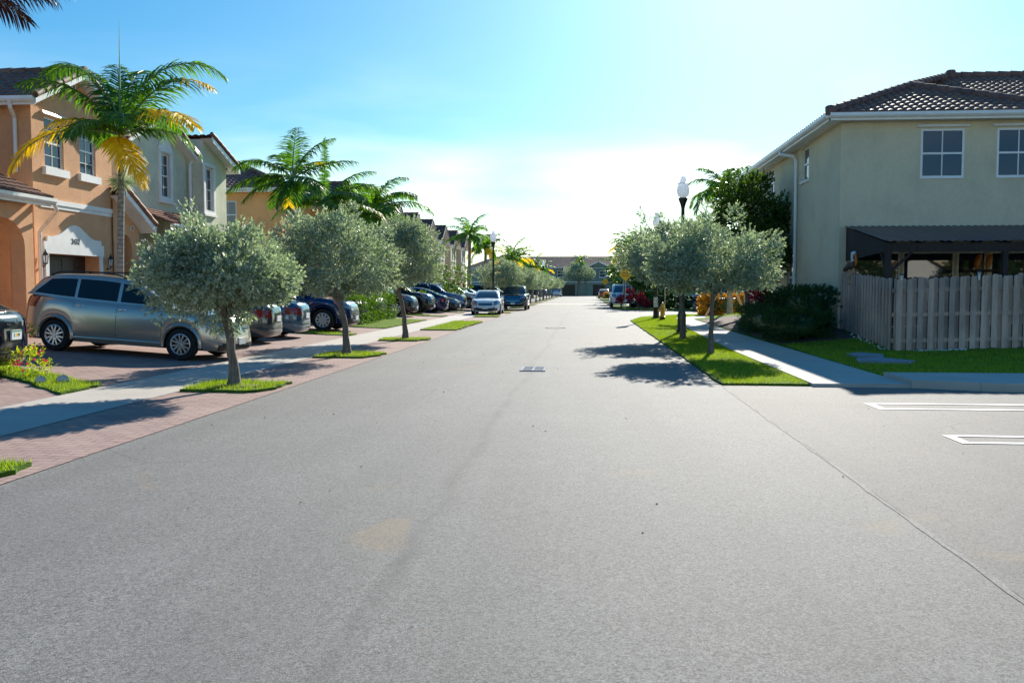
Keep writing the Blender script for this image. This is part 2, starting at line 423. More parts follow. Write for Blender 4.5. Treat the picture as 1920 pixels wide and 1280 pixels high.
class Car:
    """one parametric shell: plan outline is a superellipse per level, profile curves give shoulder and roof"""
    def __init__(s, L, W, wb, fo, r, top, cab, sill=.22, n=4.6, tumble=.30, arch=.055, beltw=.90):
        s.L, s.W, s.r, s.n, s.sill, s.tumble = L, W, r, n, sill, tumble
        s.xf = L / 2 - fo; s.xr = s.xf - wb; s.arch = r + arch; s.beltw = beltw
        s.top = smooth_pts(top, 2); s.cab = smooth_pts(cab, 2)
        e = .985; u = []
        yc = (1 - .93 ** n) ** (1 / n)
        for k in range(9): y = yc * k / 9; u.append(((1 - y ** n) ** (1 / n), y))
        for k in range(81): x = .93 - 1.86 * k / 80; u.append((x, (1 - abs(x) ** n) ** (1 / n)))
        for k in range(8, -1, -1): y = yc * k / 9; u.append((-(1 - y ** n) ** (1 / n), y))
        s.u = u
        a, b = L / 2, W / 2; d = [0]
        for p, q in zip(u, u[1:]): d.append(d[-1] + math.hypot((q[0] - p[0]) * a, (q[1] - p[1]) * b))
        s.d = d
    def pt(s, t, cx, cy):
        k = lambda A: float(np.interp(t, TT, A))
        x = (k(AF) if cx > 0 else k(AR)) * s.L / 2 * cx; y = k(BF) * s.W / 2 * cy
        zb = s.sill
        if abs(cy) > .5:
            for xw in (s.xf, s.xr):
                q = s.arch ** 2 - (x - xw) ** 2
                if q > 0: zb = max(zb, s.r + math.sqrt(q))
        if cx > .93: zb = s.sill - .02
        zt = interp(s.top, x)
        return (x, y, zb + t * (zt - zb)) if True else None
    def S(s, t, dist, side=1, off=0.):
        cx = float(np.interp(dist, s.d, [p[0] for p in s.u])); cy = float(np.interp(dist, s.d, [p[1] for p in s.u]))
        x, y, z = s.pt(t, cx, cy)
        if off:
            nx = math.copysign(abs(cx) ** (s.n - 1), cx) / (s.L / 2); ny = abs(cy) ** (s.n - 1) / (s.W / 2)
            q = math.hypot(nx, ny) or 1; x += off * nx / q; y += off * ny / q
        return (x, y * side, z)
    def tz(s, z, x):
        """level t of height z on the ends / sides (no arch)"""
        return (z - s.sill) / (interp(s.top, x) - s.sill)
    def body(s):
        mb = MB(); G = []
        for side in (1, -1):
            g = [[(p[0], p[1] * side, p[2]) for p in (s.pt(t, *c) for c in s.u)] for t in TT]
            mb.grid(g)
            lid = []
            for q in (1, .8, .5, 0):
                row = []
                for c in s.u:
                    x, y, z = s.pt(1, *c); row.append((x, y * side * q, interp(s.top, x) + .035 * (1 - q * q) * min(1, c[1] * 1.6)))
                lid.append(row)
            mb.grid(lid)
        return mb
    def wbw(s, x):
        c = (s.cab[0][0] + s.cab[-1][0]) / 2; h = abs(s.cab[0][0] - s.cab[-1][0]) / 2
        return s.W / 2 * s.beltw * (1 - .075 * (abs(x - c) / h) ** 4)
    def cz(s, x): return interp(s.cab, x)
    def cyz(s, x, z):  # side y of the cabin at height z
        return s.wbw(x) - (z - s.belt(x)) * s.tumble
    def belt(s, x): return interp(s.top, x) - .015
    def cabin(s):
        mb = MB(); x0, x1 = s.cab[0][0], s.cab[-1][0]; N = 46
        for side in (1, -1):
            G = []
            for i in range(N + 1):
                x = x0 + (x1 - x0) * i / N; zb = s.belt(x); h = max(.002, s.cz(x) - zb); w = s.wbw(x)
                row = []
                for f, inn in ((0, 0), (.3, 0), (.6, 0), (.82, 0), (.91, .015), (.965, .05), (.99, .12)):
                    row.append((x, side * (w - f * h * s.tumble - inn * min(1, h / .35)), zb + f * h))
                yl = row[-1][1]
                for q in (.6, .3, 0): row.append((x, yl * q, zb + h + .0 - .01 * h * q))
                G.append(row)
            mb.grid(G)
        return mb
    def glass_side(s, b0, t0, b1, t1, lo=.05, hi=.80, side=1, off=.005, n=10):
        """window between x=b0 (bottom,front) .. b1 (bottom,rear); t0,t1 at the top"""
        mb = MB(); G = []
        for j in range(6):
            f = j / 5; row = []
            for i in range(n + 1):
                xb = b0 + (b1 - b0) * i / n; xt = t0 + (t1 - t0) * i / n; x = xb + (xt - xb) * f
                zb = s.belt(x) + lo; zt = s.belt(xt) + hi * (s.cz(xt) - s.belt(xt))
                z = zb + (zt - zb) * f; z = min(z, s.belt(x) + .84 * (s.cz(x) - s.belt(x)))
                row.append((x, side * (s.cyz(x, z) + off), z))
            G.append(row)
        return mb.grid(G)
    def glass_end(s, xa, xb, off=.006, q=.93):
        mb = MB(); G = []
        for i in range(13):
            x = xa + (xb - xa) * i / 12; h = max(.002, s.cz(x) - s.belt(x)); w = s.wbw(x) - .99 * h * s.tumble - .12 * min(1, h / .35)
            sl = (s.cz(x + .02) - s.cz(x - .02)) / .04; m = math.hypot(1, sl)
            row = []
            for k in range(9):
                v = -1 + k / 4; row.append((x - off * sl / m, v * w * q, s.cz(x) - .01 * h * abs(v) + off / m))
            G.append(row)
        return mb.grid(G)
    def patch(s, t0, t1, d0, d1, side=1, off=.006, n=8, m=4, skew=0.):
        mb = MB(); G = []
        for j in range(m + 1):
            t = t0 + (t1 - t0) * j / m
            G.append([s.S(t, d0 + skew * (j / m) + (d1 - d0) * i / n, side, off) for i in range(n + 1)])
        return mb.grid(G)
    def front(s, t0, t1, half, off=.007, end=1, n=12, m=3, inset=0.):
        mb = MB(); G = []; D = s.d[-1]
        for j in range(m + 1):
            t = t0 + (t1 - t0) * j / m; hw = half * (1 - inset * j / m); row = []
            for i in range(n + 1):
                y = -hw + 2 * hw * i / n; d = abs(y)
                row.append(s.S(t, d if end > 0 else D - d, 1 if y >= 0 else -1, off))
            G.append(row)
        return mb.grid(G)

def wheel_mesh(r, w=.21):
    """tyre + dark disc, axis y, outer face at +y"""
    mb = MB(); k = r * .66
    mb.lathe([(k * .0 + .01, w * .30), (k * .97, w * .30), (k, w * .46), (r * .80, w * .5), (r * .93, w * .47), (r * .985, w * .36), (r, w * .2), (r, -w * .2), (r * .96, -w * .45), (k, -w * .5), (.01, -w * .4)], 32, axis='y')
    return mb

def rim_mesh(r, w=.21, spokes=5, double=False):
    mb = MB(); k = r * .66
    mb.lathe([(k * .985, w * .40), (k * .99, w * .52), (k * .93, w * .54), (k * .86, w * .47), (k * .86, w * .38)], 32, axis='y')
    mb.lathe([(.001, w * .53), (k * .13, w * .53), (k * .2, w * .47), (k * .27, w * .45), (k * .3, w * .36)], 18, axis='y')
    for i in range(spokes):
        for dd in ((-.13, .13) if double else (0,)):
            a = 2 * PI * i / spokes + dd; a2 = 2 * PI * i / spokes + dd * 1.9
            p0 = (k * .2 * math.cos(a), w * .44, k * .2 * math.sin(a)); p1 = (k * .92 * math.cos(a2), w * .46, k * .92 * math.sin(a2))
            mb.bar(p0, p1, w * .12, k * (.15 if double else .26))
    return mb

def build_car(name, C, paint, label, cat, loc, rz, tilt=0., group=None, style='sedan', rim='alloy', spokes=5, double=False, detail=1, platetext=None, flare=None, dark=None, roofrack=False, gr=None):
    root = empty(name, loc, rz, label, cat, group, tilt)
    P = M[paint] if isinstance(paint, str) else paint
    body = C.body().build('body', P, root, 40)
    ub = MB().box(-C.L / 2 + .18, C.L / 2 - .18, -C.W / 2 + .28, C.W / 2 - .28, C.sill - .02, C.sill + .45)
    ub.build('underbody', M['blackp'], root)
    cabm = C.cabin().build('cabin', P, root, 50)
    x0, x1 = C.cab[0][0], C.cab[-1][0]
    # wheels
    wm = wheel_mesh(C.r).build('wheel', M['rubber'], None, 35); rm = rim_mesh(C.r, .21, spokes, double).build('rim', M[rim], wm, 35)
    first = True
    for xw in (C.xf, C.xr):
        for side in (1, -1):
            if first: w = wm; first = False
            else: w = copy_tree(wm)
            w.parent = root; w.location = (xw, side * (C.W / 2 - .125), C.r); w.rotation_euler = (0, .3 * xw, 0 if side > 0 else PI)
    # wheel arch lips
    for xw in (C.xf, C.xr):
        for side in (1, -1):
            pts = []; fl = MB()
            for k in range(25):
                a = -.30 + (PI + .6) * k / 24; x = xw + (C.arch + .008) * math.cos(a); z = C.r + (C.arch + .008) * math.sin(a)
                if z > C.sill + .02:
                    cx = max(-.99, min(.99, x / (C.L / 2))); y = C.W / 2 * (1 - abs(cx) ** C.n) ** (1 / C.n)
                    pts.append((x, side * (y * .985), z))
            fl.tube(pts, flare[1] if flare else .022, 6)
            fl.build('wheel_arch', flare[0] if flare else P, root, 60)
    D = C.d[-1]; b = C.W / 2
    # windscreens
    xs, xe = st['ws'] if (st := STYLE[style]) else (0, 0)
    C.glass_end(x0 - st['wsm'][0], st['wsm'][1]).build('windscreen', M['screen'], root, 60)
    C.glass_end(st['rw'][0], x1 + st['rw'][1]).build('rear_window', M['carglass'], root, 60)
    for side in (1, -1):
        for (b0, t0, b1, t1) in st['side']:
            C.glass_side(b0, t0, b1, t1, side=side).build('side_window', M['carglass'], root, 60)
    tz = lambda z, e: C.tz(z, (C.L / 2 - .1) * e)
    # lights
    for side in (1, -1):
        z0, z1, d0, d1 = st['hl']
        h = C.patch(tz(z0, 1), tz(z1, 1), d0, d1, side, .008, skew=st.get('hls', .08)).build('headlight', M['headlight'], root, 60)
        C.patch(tz(z0, 1) + .02, tz(z1, 1) - .03, d1 - .06, d1 + .06, side, .011, 4, 3, st.get('hls', .08)).build('indicator', M['amber'], h, 60)
        z0, z1, d0, d1 = st['tl']
        C.patch(tz(z0, -1), tz(z1, -1), D - d1, D - d0, side, .010, skew=-.05).build('taillight', M['taillight'], root, 60)
    z0, z1, hw = st['grille']
    gm = M['black']
    g = C.front(tz(z0, 1), tz(z1, 1), hw, .009, 1).build('grille', gm, root, 60)
    gb = MB()
    for k in range(st.get('bars', 3)):
        z = z0 + (z1 - z0) * (k + .5) / st.get('bars', 3); t = tz(z, 1)
        gb2 = C.front(t - .018, t + .018, hw * .97, .016, 1, m=1); o = len(gb.v); gb.add(gb2.v, gb2.f)
    if st.get('vbar'):
        for y in (0,):
            gb2 = C.front(tz(z0, 1), tz(z1, 1), .035, .018, 1, n=2); gb.add(gb2.v, gb2.f)
    gb.build('grille_bar', M[gr or 'chrome'], g, 60)
    z0, z1, hw = st['intake']
    C.front(tz(z0, 1), tz(z1, 1), hw, .008, 1, inset=-.15).build('lower_intake', M['blackp'], root, 60)
    if st.get('fog'):
        for side in (1, -1):
            C.patch(tz(z0, 1), tz(z0 + .11, 1), b * .62, b * .86, side, .009).build('fog_lamp', M['blackp'], root, 60)
    # plates
    zp = st['plate']
    xr = -C.L / 2 - .012
    pr = MB().box(xr - .008, xr + .02, -.155, .155, zp - .078, zp + .078).build('licence_plate', M['plate'], root)
    if platetext:
        text('plate_text', platetext, .085, M['signback'], pr, facing((xr - .0095, 0, zp - .005), (-1, 0, 0)), .001)
        MB().add([(xr - .0098, .028 * math.cos(2 * PI * k / 12) , zp + .03 * math.sin(2 * PI * k / 12)) for k in range(12)], [tuple(range(12))]).build('plate_emblem', M['sign'], pr)
        MB().box(xr - .0097, xr - .0085, -.15, .15, zp + .052, zp + .074).build('plate_band', M['signback'], pr)
    xf = C.L / 2 + .006
    MB().box(xf - .03, xf + .012, -.155, .155, st['fplate'] - .07, st['fplate'] + .07).build('licence_plate', M['plate'], root)
    # rear bumper / trunk details
    for zz, hw, mat in st.get('rear', ()):
        C.front(tz(zz - .018, -1), tz(zz + .018, -1), hw, .010, -1, m=1).build('rear_trim', M[mat], root, 60)
    # mirrors
    for side in (1, -1):
        x = st['mir']; z = C.belt(x) + .10; y = C.cyz(x, z)
        mm = MB().lathe([(.0, -.07), (.075, -.06), (.09, 0), (.07, .08), (.0, .10)], 10, axis='y')
        mm.v = [(x + v[0] * .7, side * (y + .13) + v[1] * side, z + v[2] * .85) for v in mm.v]
        mm.bar((x, side * y, z - .05), (x, side * (y + .1), z - .03), .05)
        mm.build('mirror', M['blackp'] if style != 'sedan' else P, root, 50)
    # handles and door seams
    hd = MB(); sm = MB()
    for x in st['seam']:
        for side in (1, -1):
            pts = []
            for k in range(13):
                t = .12 + .87 * k / 12; cx = x / (C.L / 2); cy = (1 - abs(cx) ** C.n) ** (1 / C.n)
                px, py, pz = C.pt(t, cx, cy); pts.append((x, side * (py + .0008), pz))
            for a, c in zip(pts, pts[1:]): sm.quad((a[0] - .006, a[1], a[2]), (a[0] + .006, a[1], a[2]), (c[0] + .006, c[1], c[2]), (c[0] - .006, c[1], c[2]))
    sm.build('door_seam', M['black'], root)
    for x in st['handle']:
        for side in (1, -1):
            z = interp(C.top, x) - .13; t = C.tz(z, x); cx = x / (C.L / 2); y = C.pt(t, cx, (1 - abs(cx) ** C.n) ** (1 / C.n))[1]
            h = MB().tube([(x - .1, side * (y - .005), z), (x - .07, side * (y + .028), z + .003), (x + .07, side * (y + .028), z + .003), (x + .1, side * (y - .005), z)], .014, 6)
            h.build('door_handle', M['chrome'] if detail > 1 else P, root, 60)
    # sill strip
    if st.get('sillc'):
        sl = MB()
        for side in (1, -1):
            sl.tube([(C.xr + C.arch + .04, side * (C.W / 2 - .01), C.sill + .10), (C.xf - C.arch - .04, side * (C.W / 2 - .01), C.sill + .10)], .03, 6)
        sl.build('sill_trim', M.get(st['sillc'], P), root, 60)
    if roofrack:
        for side in (1, -1):
            rr = MB(); xa, xb = st['rack']; pts = []
            for k in range(9):
                x = xa + (xb - xa) * k / 8; h = C.cz(x) - C.belt(x)
                y = C.wbw(x) - h * C.tumble - .10
                pts.append((x, side * y, C.cz(x) + (.045 if 0 < k < 8 else -.005)))
            rr.tube(pts, .018, 6); rr.build('roof_rail', M['blackp'], root, 60)
    return root

STYLE = dict(
    crossover=dict(ws=(0, 0), wsm=(.06, .27), rw=(-1.95, .05), side=[(.93, .30, .02, .02), (-.06, -.06, -.98, -.98), (-1.05, -1.05, -2.02, -1.66)],
                   hl=(.70, .88, .50, 1.06), tl=(.92, 1.14, .62, 1.05), grille=(.70, .86, .50), bars=2, vbar=True, intake=(.27, .43, .62), fog=True,
                   plate=.80, fplate=.44, mir=.78, seam=(1.02, -.02, -1.02), handle=(.12, -.86), rack=(.0, -1.8), sillc='self_'),
    sedan=dict(ws=(0, 0), wsm=(.05, .12), rw=(-1.32, .08), side=[(.78, .12, -.28, -.28), (-.34, -.34, -1.26, -1.04)],
               hl=(.56, .74, .48, 1.12), tl=(.72, .92, .40, .98), grille=(.58, .68, .42), bars=1, intake=(.28, .46, .52), fog=True,
               plate=.70, fplate=.42, mir=.62, seam=(.85, -.31, -1.25), handle=(-.18, -1.1), rear=((.46, .5, 'blackp'),)),
    suv=dict(ws=(0, 0), wsm=(.05, .35), rw=(-2.05, .06), side=[(1.0, .42, .08, .08), (.0, .0, -.95, -.95), (-1.02, -1.02, -1.98, -1.80)],
             hl=(.80, 1.0, .52, 1.14), tl=(.95, 1.15, .45, 1.0), grille=(.66, .98, .52), bars=3, intake=(.32, .50, .70), fog=True,
             plate=.85, fplate=.50, mir=.85, seam=(1.08, .04, -.98), handle=(.2, -.82), rack=(.1, -1.9), sillc='blackp'),
    pickup=dict(ws=(0, 0), wsm=(.05, .82), rw=(-.72, .04), side=[(1.5, .95, .55, .55), (.47, .47, -.58, -.52)],
                hl=(.86, 1.08, .56, 1.16), tl=(.80, 1.20, .80, 1.02), grille=(.72, 1.08, .54), bars=3, vbar=True, intake=(.42, .56, .62),
                plate=.62, fplate=.50, mir=1.32, seam=(1.55, .51, -.62, -.80), handle=(.66, -.46), rear=((.58, .8, 'chrome'), (1.2, .7, 'blackp'))),
)
def crossover():
    return Car(4.80, 1.83, 2.89, .95, .345,
               [(2.45, .70), (2.38, .86), (2.15, .96), (1.7, 1.03), (1.2, 1.07), (.7, 1.09), (-1.0, 1.14), (-2.0, 1.20), (-2.3, 1.20), (-2.45, 1.14)],
               [(1.16, 1.06), (.90, 1.24), (.55, 1.46), (.25, 1.60), (-.1, 1.665), (-.7, 1.69), (-1.4, 1.67), (-1.82, 1.61), (-1.93, 1.53), (-2.06, 1.34), (-2.20, 1.15)], .24, 5.0, .30)
def sedan(L=4.62, H=1.45):
    k = H / 1.45
    return Car(L, 1.80, 2.70, .93, .325,
               [(2.3, .58), (2.25, .72), (2.0, .82), (1.5, .90), (1.0, .95), (.5, .965), (-1.2, 1.0), (-1.7, 1.05), (-2.1, 1.06), (-2.25, 1.03), (-2.31, .92)],
               [(1.14, .93), (.85, 1.08), (.45, 1.28), (.1, 1.40), (-.3, 1.45 * k), (-.8, 1.44 * k), (-1.2, 1.35), (-1.55, 1.20), (-1.95, 1.03)], .20, 4.2, .34)
def suv(L=4.95, H=1.76):
    k = H - 1.76
    return Car(L, 1.96, 2.95, .95, .39,
               [(2.46, .80), (2.42, .98), (2.2, 1.06), (1.7, 1.12), (1.2, 1.16), (.8, 1.17), (-1.5, 1.20), (-2.2, 1.22), (-2.46, 1.14)],
               [(1.25, 1.14), (1.0, 1.30), (.65, 1.54), (.35, 1.68), (.0, 1.745 + k), (-.6, 1.76 + k), (-1.4, 1.74 + k), (-1.95, 1.68 + k), (-2.10, 1.55), (-2.28, 1.19)], .27, 4.8, .30, .07)
def pickup():
    return Car(5.75, 2.0, 3.5, 1.0, .41,
               [(2.86, .92), (2.82, 1.08), (2.5, 1.17), (1.9, 1.21), (1.6, 1.23), (-.7, 1.26), (-.9, 1.27), (-2.7, 1.27), (-2.86, 1.24)],
               [(1.72, 1.20), (1.45, 1.40), (1.1, 1.66), (.8, 1.82), (.4, 1.90), (-.2, 1.91), (-.52, 1.88), (-.68, 1.78), (-.78, 1.50), (-.86, 1.26)], .36, 5.0, .24, .08)

# ------------------------------------------------------------------ plants
def rng_dirs(rng, n):
    v = rng.normal(size=(n, 3)); return v / np.linalg.norm(v, axis=1, keepdims=True)

def leaf_quads(base, d, L, W, rng):
    """base (n,3), d unit dirs, L,W arrays -> (n,4,3) folded leaf shapes"""
    n = len(base); r = rng_dirs(rng, n); s = np.cross(d, r); s /= np.linalg.norm(s, axis=1, keepdims=True) + 1e-9
    nn = np.cross(s, d); L = L[:, None]; W = W[:, None]
    mid = base + d * L * .55
    return np.stack([base, mid + s * W * .5 + nn * W * .18, base + d * L, mid - s * W * .5 + nn * W * .18], axis=1)

def sprigs(rng, pos, dirs, nleaf, slen, L, W, up=.25, spread=.9):
    """leaf clusters: nleaf leaves along a short twig at each pos"""
    n = len(pos); k = np.tile(np.linspace(.1, 1, nleaf), n); P = np.repeat(pos, nleaf, 0); D = np.repeat(dirs, nleaf, 0)
    base = P + D * (k * slen)[:, None]
    d = D * (.55 + .3 * k)[:, None] + rng_dirs(rng, n * nleaf) * spread * (1.15 - .5 * k)[:, None]; d[:, 2] += up
    d /= np.linalg.norm(d, axis=1, keepdims=True)
    sc = rng.uniform(.65, 1.25, n * nleaf)
    return leaf_quads(base, d, L * sc, W * sc, rng)

def crown_cloud(seed, rx, ry, rz, nl, lr, ns, nleaf=9, slen=.16, L=.055, W=.024, flat=.0, shell=(.45, 1.), up=.25, extra=None):
    """crown of leaf clumps: nl clumps inside an ellipsoid (centre 0), ns twigs each"""
    rng = np.random.default_rng(seed)
    c = rng_dirs(rng, nl) * (rng.uniform(shell[0] ** 3, shell[1] ** 3, nl) ** (1 / 3))[:, None]
    c[:, 2] = np.where(c[:, 2] < -.55, c[:, 2] * .6, c[:, 2]); c *= np.array([rx, ry, rz]) * (1 - flat)
    rad = lr * rng.uniform(.6, 1.25, nl)
    if extra is not None: c = np.concatenate([c, np.array(extra)[:, :3]]); rad = np.concatenate([rad, np.array(extra)[:, 3]])
    Q = []; wsum = (rad / rad.mean()) ** 2
    for ci, r, wgt in zip(c, rad, wsum):
        m = max(4, int(ns * wgt)); dd = rng_dirs(rng, m); dd[:, 2] *= .8
        p = ci + dd * r * (rng.uniform(.25, 1, m) ** .5)[:, None]
        out = dd * .8 + ci / np.array([rx, ry, rz]) * .6; out /= np.linalg.norm(out, axis=1, keepdims=True) + 1e-9
        Q.append(sprigs(rng, p, out, nleaf, slen, L, W, up))
    return np.concatenate(Q), c

def tree(name, label, cat, loc, seed, trunk_h, crown_c, rx, ry, rz, mat, bark='bark', tr=.07, lean=(0, 0), group=None, nl=70, lr=.3, ns=24, nleaf=9, slen=.16, L=.055, W=.024, shell=(.45, 1.), extra=None, up=.25, limbs=9, rz_=0.):
    root = empty(name, loc, rz_, label, cat, group)
    V, cs = crown_cloud(seed, rx, ry, rz, nl, lr, ns, nleaf, slen, L, W, shell=shell, extra=extra, up=up)
    cc = np.array([lean[0], lean[1], crown_c]); V = V + cc
    rnd = random.Random(seed); mb = MB(); k = 7; pts = []; rad = []
    for i in range(k + 1):
        f = i / k; pts.append((lean[0] * f * f + rnd.uniform(-.012, .012) * (i > 0), lean[1] * f * f + rnd.uniform(-.012, .012) * (i > 0), trunk_h * f - (.05 if i == 0 else 0)))
        rad.append(tr * (1.55 if i == 0 else 1.12 if i == 1 else 1.0 - .28 * f))
    mb.tube(pts, rad, 10)
    for j in rnd.sample(range(len(cs)), min(limbs, len(cs))):
        e = cs[j] + cc; s0 = Vector(pts[-1]) if rnd.random() < .7 else Vector(pts[-2]); e = Vector(e) * .92 + s0 * .08
        m1 = s0.lerp(e, .4) + Vector((rnd.uniform(-.1, .1), rnd.uniform(-.1, .1), rnd.uniform(-.02, .12))); m2 = s0.lerp(e, .75) + Vector((rnd.uniform(-.08, .08), rnd.uniform(-.08, .08), 0))
        mb.tube([s0 - Vector((0, 0, .04)), m1, m2, e], [tr * .55, tr * .38, tr * .22, tr * .08], 6)
    mb.build('trunk', M[bark], root, 60)
    np_mesh('crown', V, 4, M[mat], root)
    return root

def shrub(name, label, cat, loc, seed, boxes, mat, group=None, n=420, nleaf=7, slen=.09, L=.06, W=.03, core=None, rz=0., part='foliage', up=.35, spread=.9):
    """clipped or loose shrub: leaf twigs over the skin of rounded blocks (cx,cy,cz,sx,sy,sz half sizes)"""
    root = empty(name, loc, rz, label, cat, group); rng = np.random.default_rng(seed); Q = []
    tot = sum(b[3] * b[4] + b[4] * b[5] + b[3] * b[5] for b in boxes)
    for b in boxes:
        m = int(n * (b[3] * b[4] + b[4] * b[5] + b[3] * b[5]) / tot); d = rng_dirs(rng, m)
        q = np.sign(d) * np.abs(d) ** .55; q /= np.max(np.abs(q), axis=1, keepdims=True) ** .55
        p = q * np.array(b[3:6]) * rng.uniform(.72, 1.04, m)[:, None]; p[:, 2] = np.maximum(p[:, 2], -b[5] * .98)
        o = d * .8; o[:, 2] += .25; o /= np.linalg.norm(o, axis=1, keepdims=True)
        Q.append(sprigs(rng, p + np.array(b[:3]), o, nleaf, slen, L, W, up, spread))
    np_mesh(part, np.concatenate(Q), 4, M[mat], root)
    if core:
        mb = MB()
        for b in boxes:
            ns, nr = 16, 9; G = []
            for i in range(nr + 1):
                th = -PI / 2 + PI * i / nr; row = []
                for j in range(ns + 1):
                    ph = 2 * PI * j / ns; v = [math.cos(th) * math.cos(ph), math.cos(th) * math.sin(ph), math.sin(th)]
                    v = [math.copysign(abs(c) ** .6, c) for c in v]
                    row.append(tuple(b[k] + v[k] * b[3 + k] * .74 for k in range(3)))
                G.append(row)
            mb.grid(G)
        mb.build('inner_branches', M[core], root, 60)
    return root

def frond_geo(rng, L, az, elev, droop, nleaf=44, ll=.62, lw=.045, yfrac=1.1, hang=.5, sweep=0., keel=.18):
    """returns quads (n,4,3), material index, and rachis points. yfrac: leaflets beyond this fraction use slot 1"""
    K = 22; pts = [np.zeros(3)]; e = elev; a = az; dirs = []
    for i in range(K):
        d = np.array([math.cos(e) * math.cos(a), math.cos(e) * math.sin(a), math.sin(e)]); dirs.append(d)
        pts.append(pts[-1] + d * L / K); e -= droop / K * (.4 + 1.2 * i / K); a += sweep / K
    pts = np.array(pts); Q = []; mi = []
    for side in (1, -1):
        for i in range(nleaf):
            f = .12 + .88 * (i + rng.uniform(-.2, .2)) / nleaf; f = min(.995, max(.1, f)); x = f * K; k = min(K - 1, int(x))
            p = pts[k] + (pts[k + 1] - pts[k]) * (x - k); t = dirs[k]
            s = np.cross(t, [0, 0, 1.]); s /= np.linalg.norm(s) + 1e-9; u = np.cross(s, t)
            if rng.uniform() < .07: continue
            hg = hang * rng.uniform(.5, 1.45)
            l = ll * (math.sin(PI * (.16 + .80 * f)) ** .7) * rng.uniform(.85, 1.1); w = lw * rng.uniform(.8, 1.15) * (1.1 - .45 * f)
            fw = .35 + .75 * f
            d = s * side * 1. + t * fw + u * (keel * rng.uniform(.3, 1.2)); d /= np.linalg.norm(d)
            wd = np.cross(d, u); wd = wd - d * np.dot(wd, d); wd /= np.linalg.norm(wd) + 1e-9
            wd = wd * .75 + u * .5 * side * rng.uniform(-.4, 1.)
            q = p; prev = (q - wd * w * .25, q + wd * w * .25)
            for j in range(3):
                d2 = d + np.array([0, 0, -1.]) * hg * (j + .3) / 2.2; d2 /= np.linalg.norm(d2); q = q + d2 * l / 3
                ww = w * (.5, .42, .03)[j]; cur = (q - wd * ww, q + wd * ww)
                Q.append([prev[0], prev[1], cur[1], cur[0]]); mi.append(1 if f > yfrac + rng.uniform(-.1, .1) else 0); prev = cur
    return np.array(Q), mi, pts

def palm(name, label, loc, h, fronds, seed, trunk_r=.11, lean=(0, 0), shaft=.9, group=None, mats=('palm', 'palmy'), cat='palm', lod=1., spear=0., flowers=False, flabel=None):
    """fronds: list of dict(az, elev, L, droop, y)"""
    root = empty(name, loc, 0, label, cat, group); rng = np.random.default_rng(seed)
    mb = MB(); pts = []; rad = []
    for i in range(13):
        f = i / 12; pts.append((lean[0] * f ** 1.5, lean[1] * f ** 1.5, (h - shaft) * f - (.06 if i == 0 else 0)))
        rad.append(trunk_r * (1.5 if i == 0 else 1.2 if i == 1 else 1.06 - .16 * f))
    mb.tube(pts, rad, 12); mb.build('trunk', M['palmbark'], root, 60)
    tp = Vector(pts[-1]); mb = MB()
    mb.tube([tp - Vector((0, 0, .02)), tp + Vector((0, 0, shaft * .3)), tp + Vector((0, 0, shaft * .75)), tp + Vector((0, 0, shaft))], [trunk_r * .95, trunk_r * 1.05, trunk_r * .75, trunk_r * .4], 10)
    mb.build('crownshaft', M['crownshaft'], root, 60)
    top = np.array(tp) + np.array([0, 0, shaft * .93])
    for fr in fronds:
        Q, mi, rp = frond_geo(rng, fr['L'], R(fr['az']), R(fr['elev']), R(fr['droop']), int(58 * lod * min(1.3, fr['L'] / 2.2)), fr.get('ll', .68) * 1.08, fr.get('lw', .072) / max(.55, lod), fr.get('y', 1.2), fr.get('hang', 1.0), R(fr.get('sweep', 0)))
        o0 = top + np.array([0, 0, fr.get('dz', 0)])
        fo = np_mesh('frond', Q + o0, 4, [M[mats[0]], M[mats[1]]], root, mi)
        if fr.get('label'): fo['label'] = fr['label']
        rb = MB().tube([tuple(p + o0) for p in rp[::2]], [.028 * (1 - .9 * k / 11) + .004 for k in range(len(rp[::2]))], 5)
        rb.build('rachis', M['crownshaft'] if fr.get('y', 1.2) > .3 else M['palmy'], fo, 60)
    if spear:
        MB().tube([tuple(top), tuple(top + np.array([.01, 0, spear * .6])), tuple(top + np.array([.03, 0, spear]))], [.022, .013, .003], 6).build('spear_leaf', M['crownshaft'], root, 60)
    if flowers:
        n = 260; d = rng_dirs(rng, n); d[:, 2] = d[:, 2] * .5 - .15
        b = np.array(tp) + np.array([0, 0, -.35]) + d * rng.uniform(.05, .1, n)[:, None]
        np_mesh('flower_stalk', leaf_quads(b, d / np.linalg.norm(d, axis=1, keepdims=True), np.full(n, .42) * rng.uniform(.5, 1, n), np.full(n, .016), rng), 4, M['bw'], root)
    return root

def ring_fronds(n, seed, L=2.3, e0=70, e1=-5, y=.0, droop=(70, 110), **kw):
    rnd = random.Random(seed); out = []
    for i in range(n):
        f = i / (n - 1); out.append(dict(az=(i * 137.5 + rnd.uniform(-15, 15)) % 360, elev=e0 + (e1 - e0) * f + rnd.uniform(-6, 6), L=L * rnd.uniform(.85, 1.1), droop=rnd.uniform(*droop), y=.45 if rnd.random() < y and f > .6 else 1.3, **kw))
    return out

def blades(seed, pts, h, w, lean=.5):
    rng = np.random.default_rng(seed); n = len(pts); P = np.asarray(pts, float)
    a = rng.uniform(0, 2 * PI, n); hh = h * rng.uniform(.5, 1.3, n); ww = w * rng.uniform(.7, 1.3, n)
    s = np.stack([np.cos(a), np.sin(a), np.zeros(n)], 1); b = rng.uniform(0, 2 * PI, n)
    tip = P + np.stack([np.cos(b) * hh * lean * rng.uniform(.2, 1.3, n), np.sin(b) * hh * lean * rng.uniform(.2, 1.3, n), hh], 1)
    return np.stack([P - s * ww[:, None] / 2, P + s * ww[:, None] / 2, tip], 1)

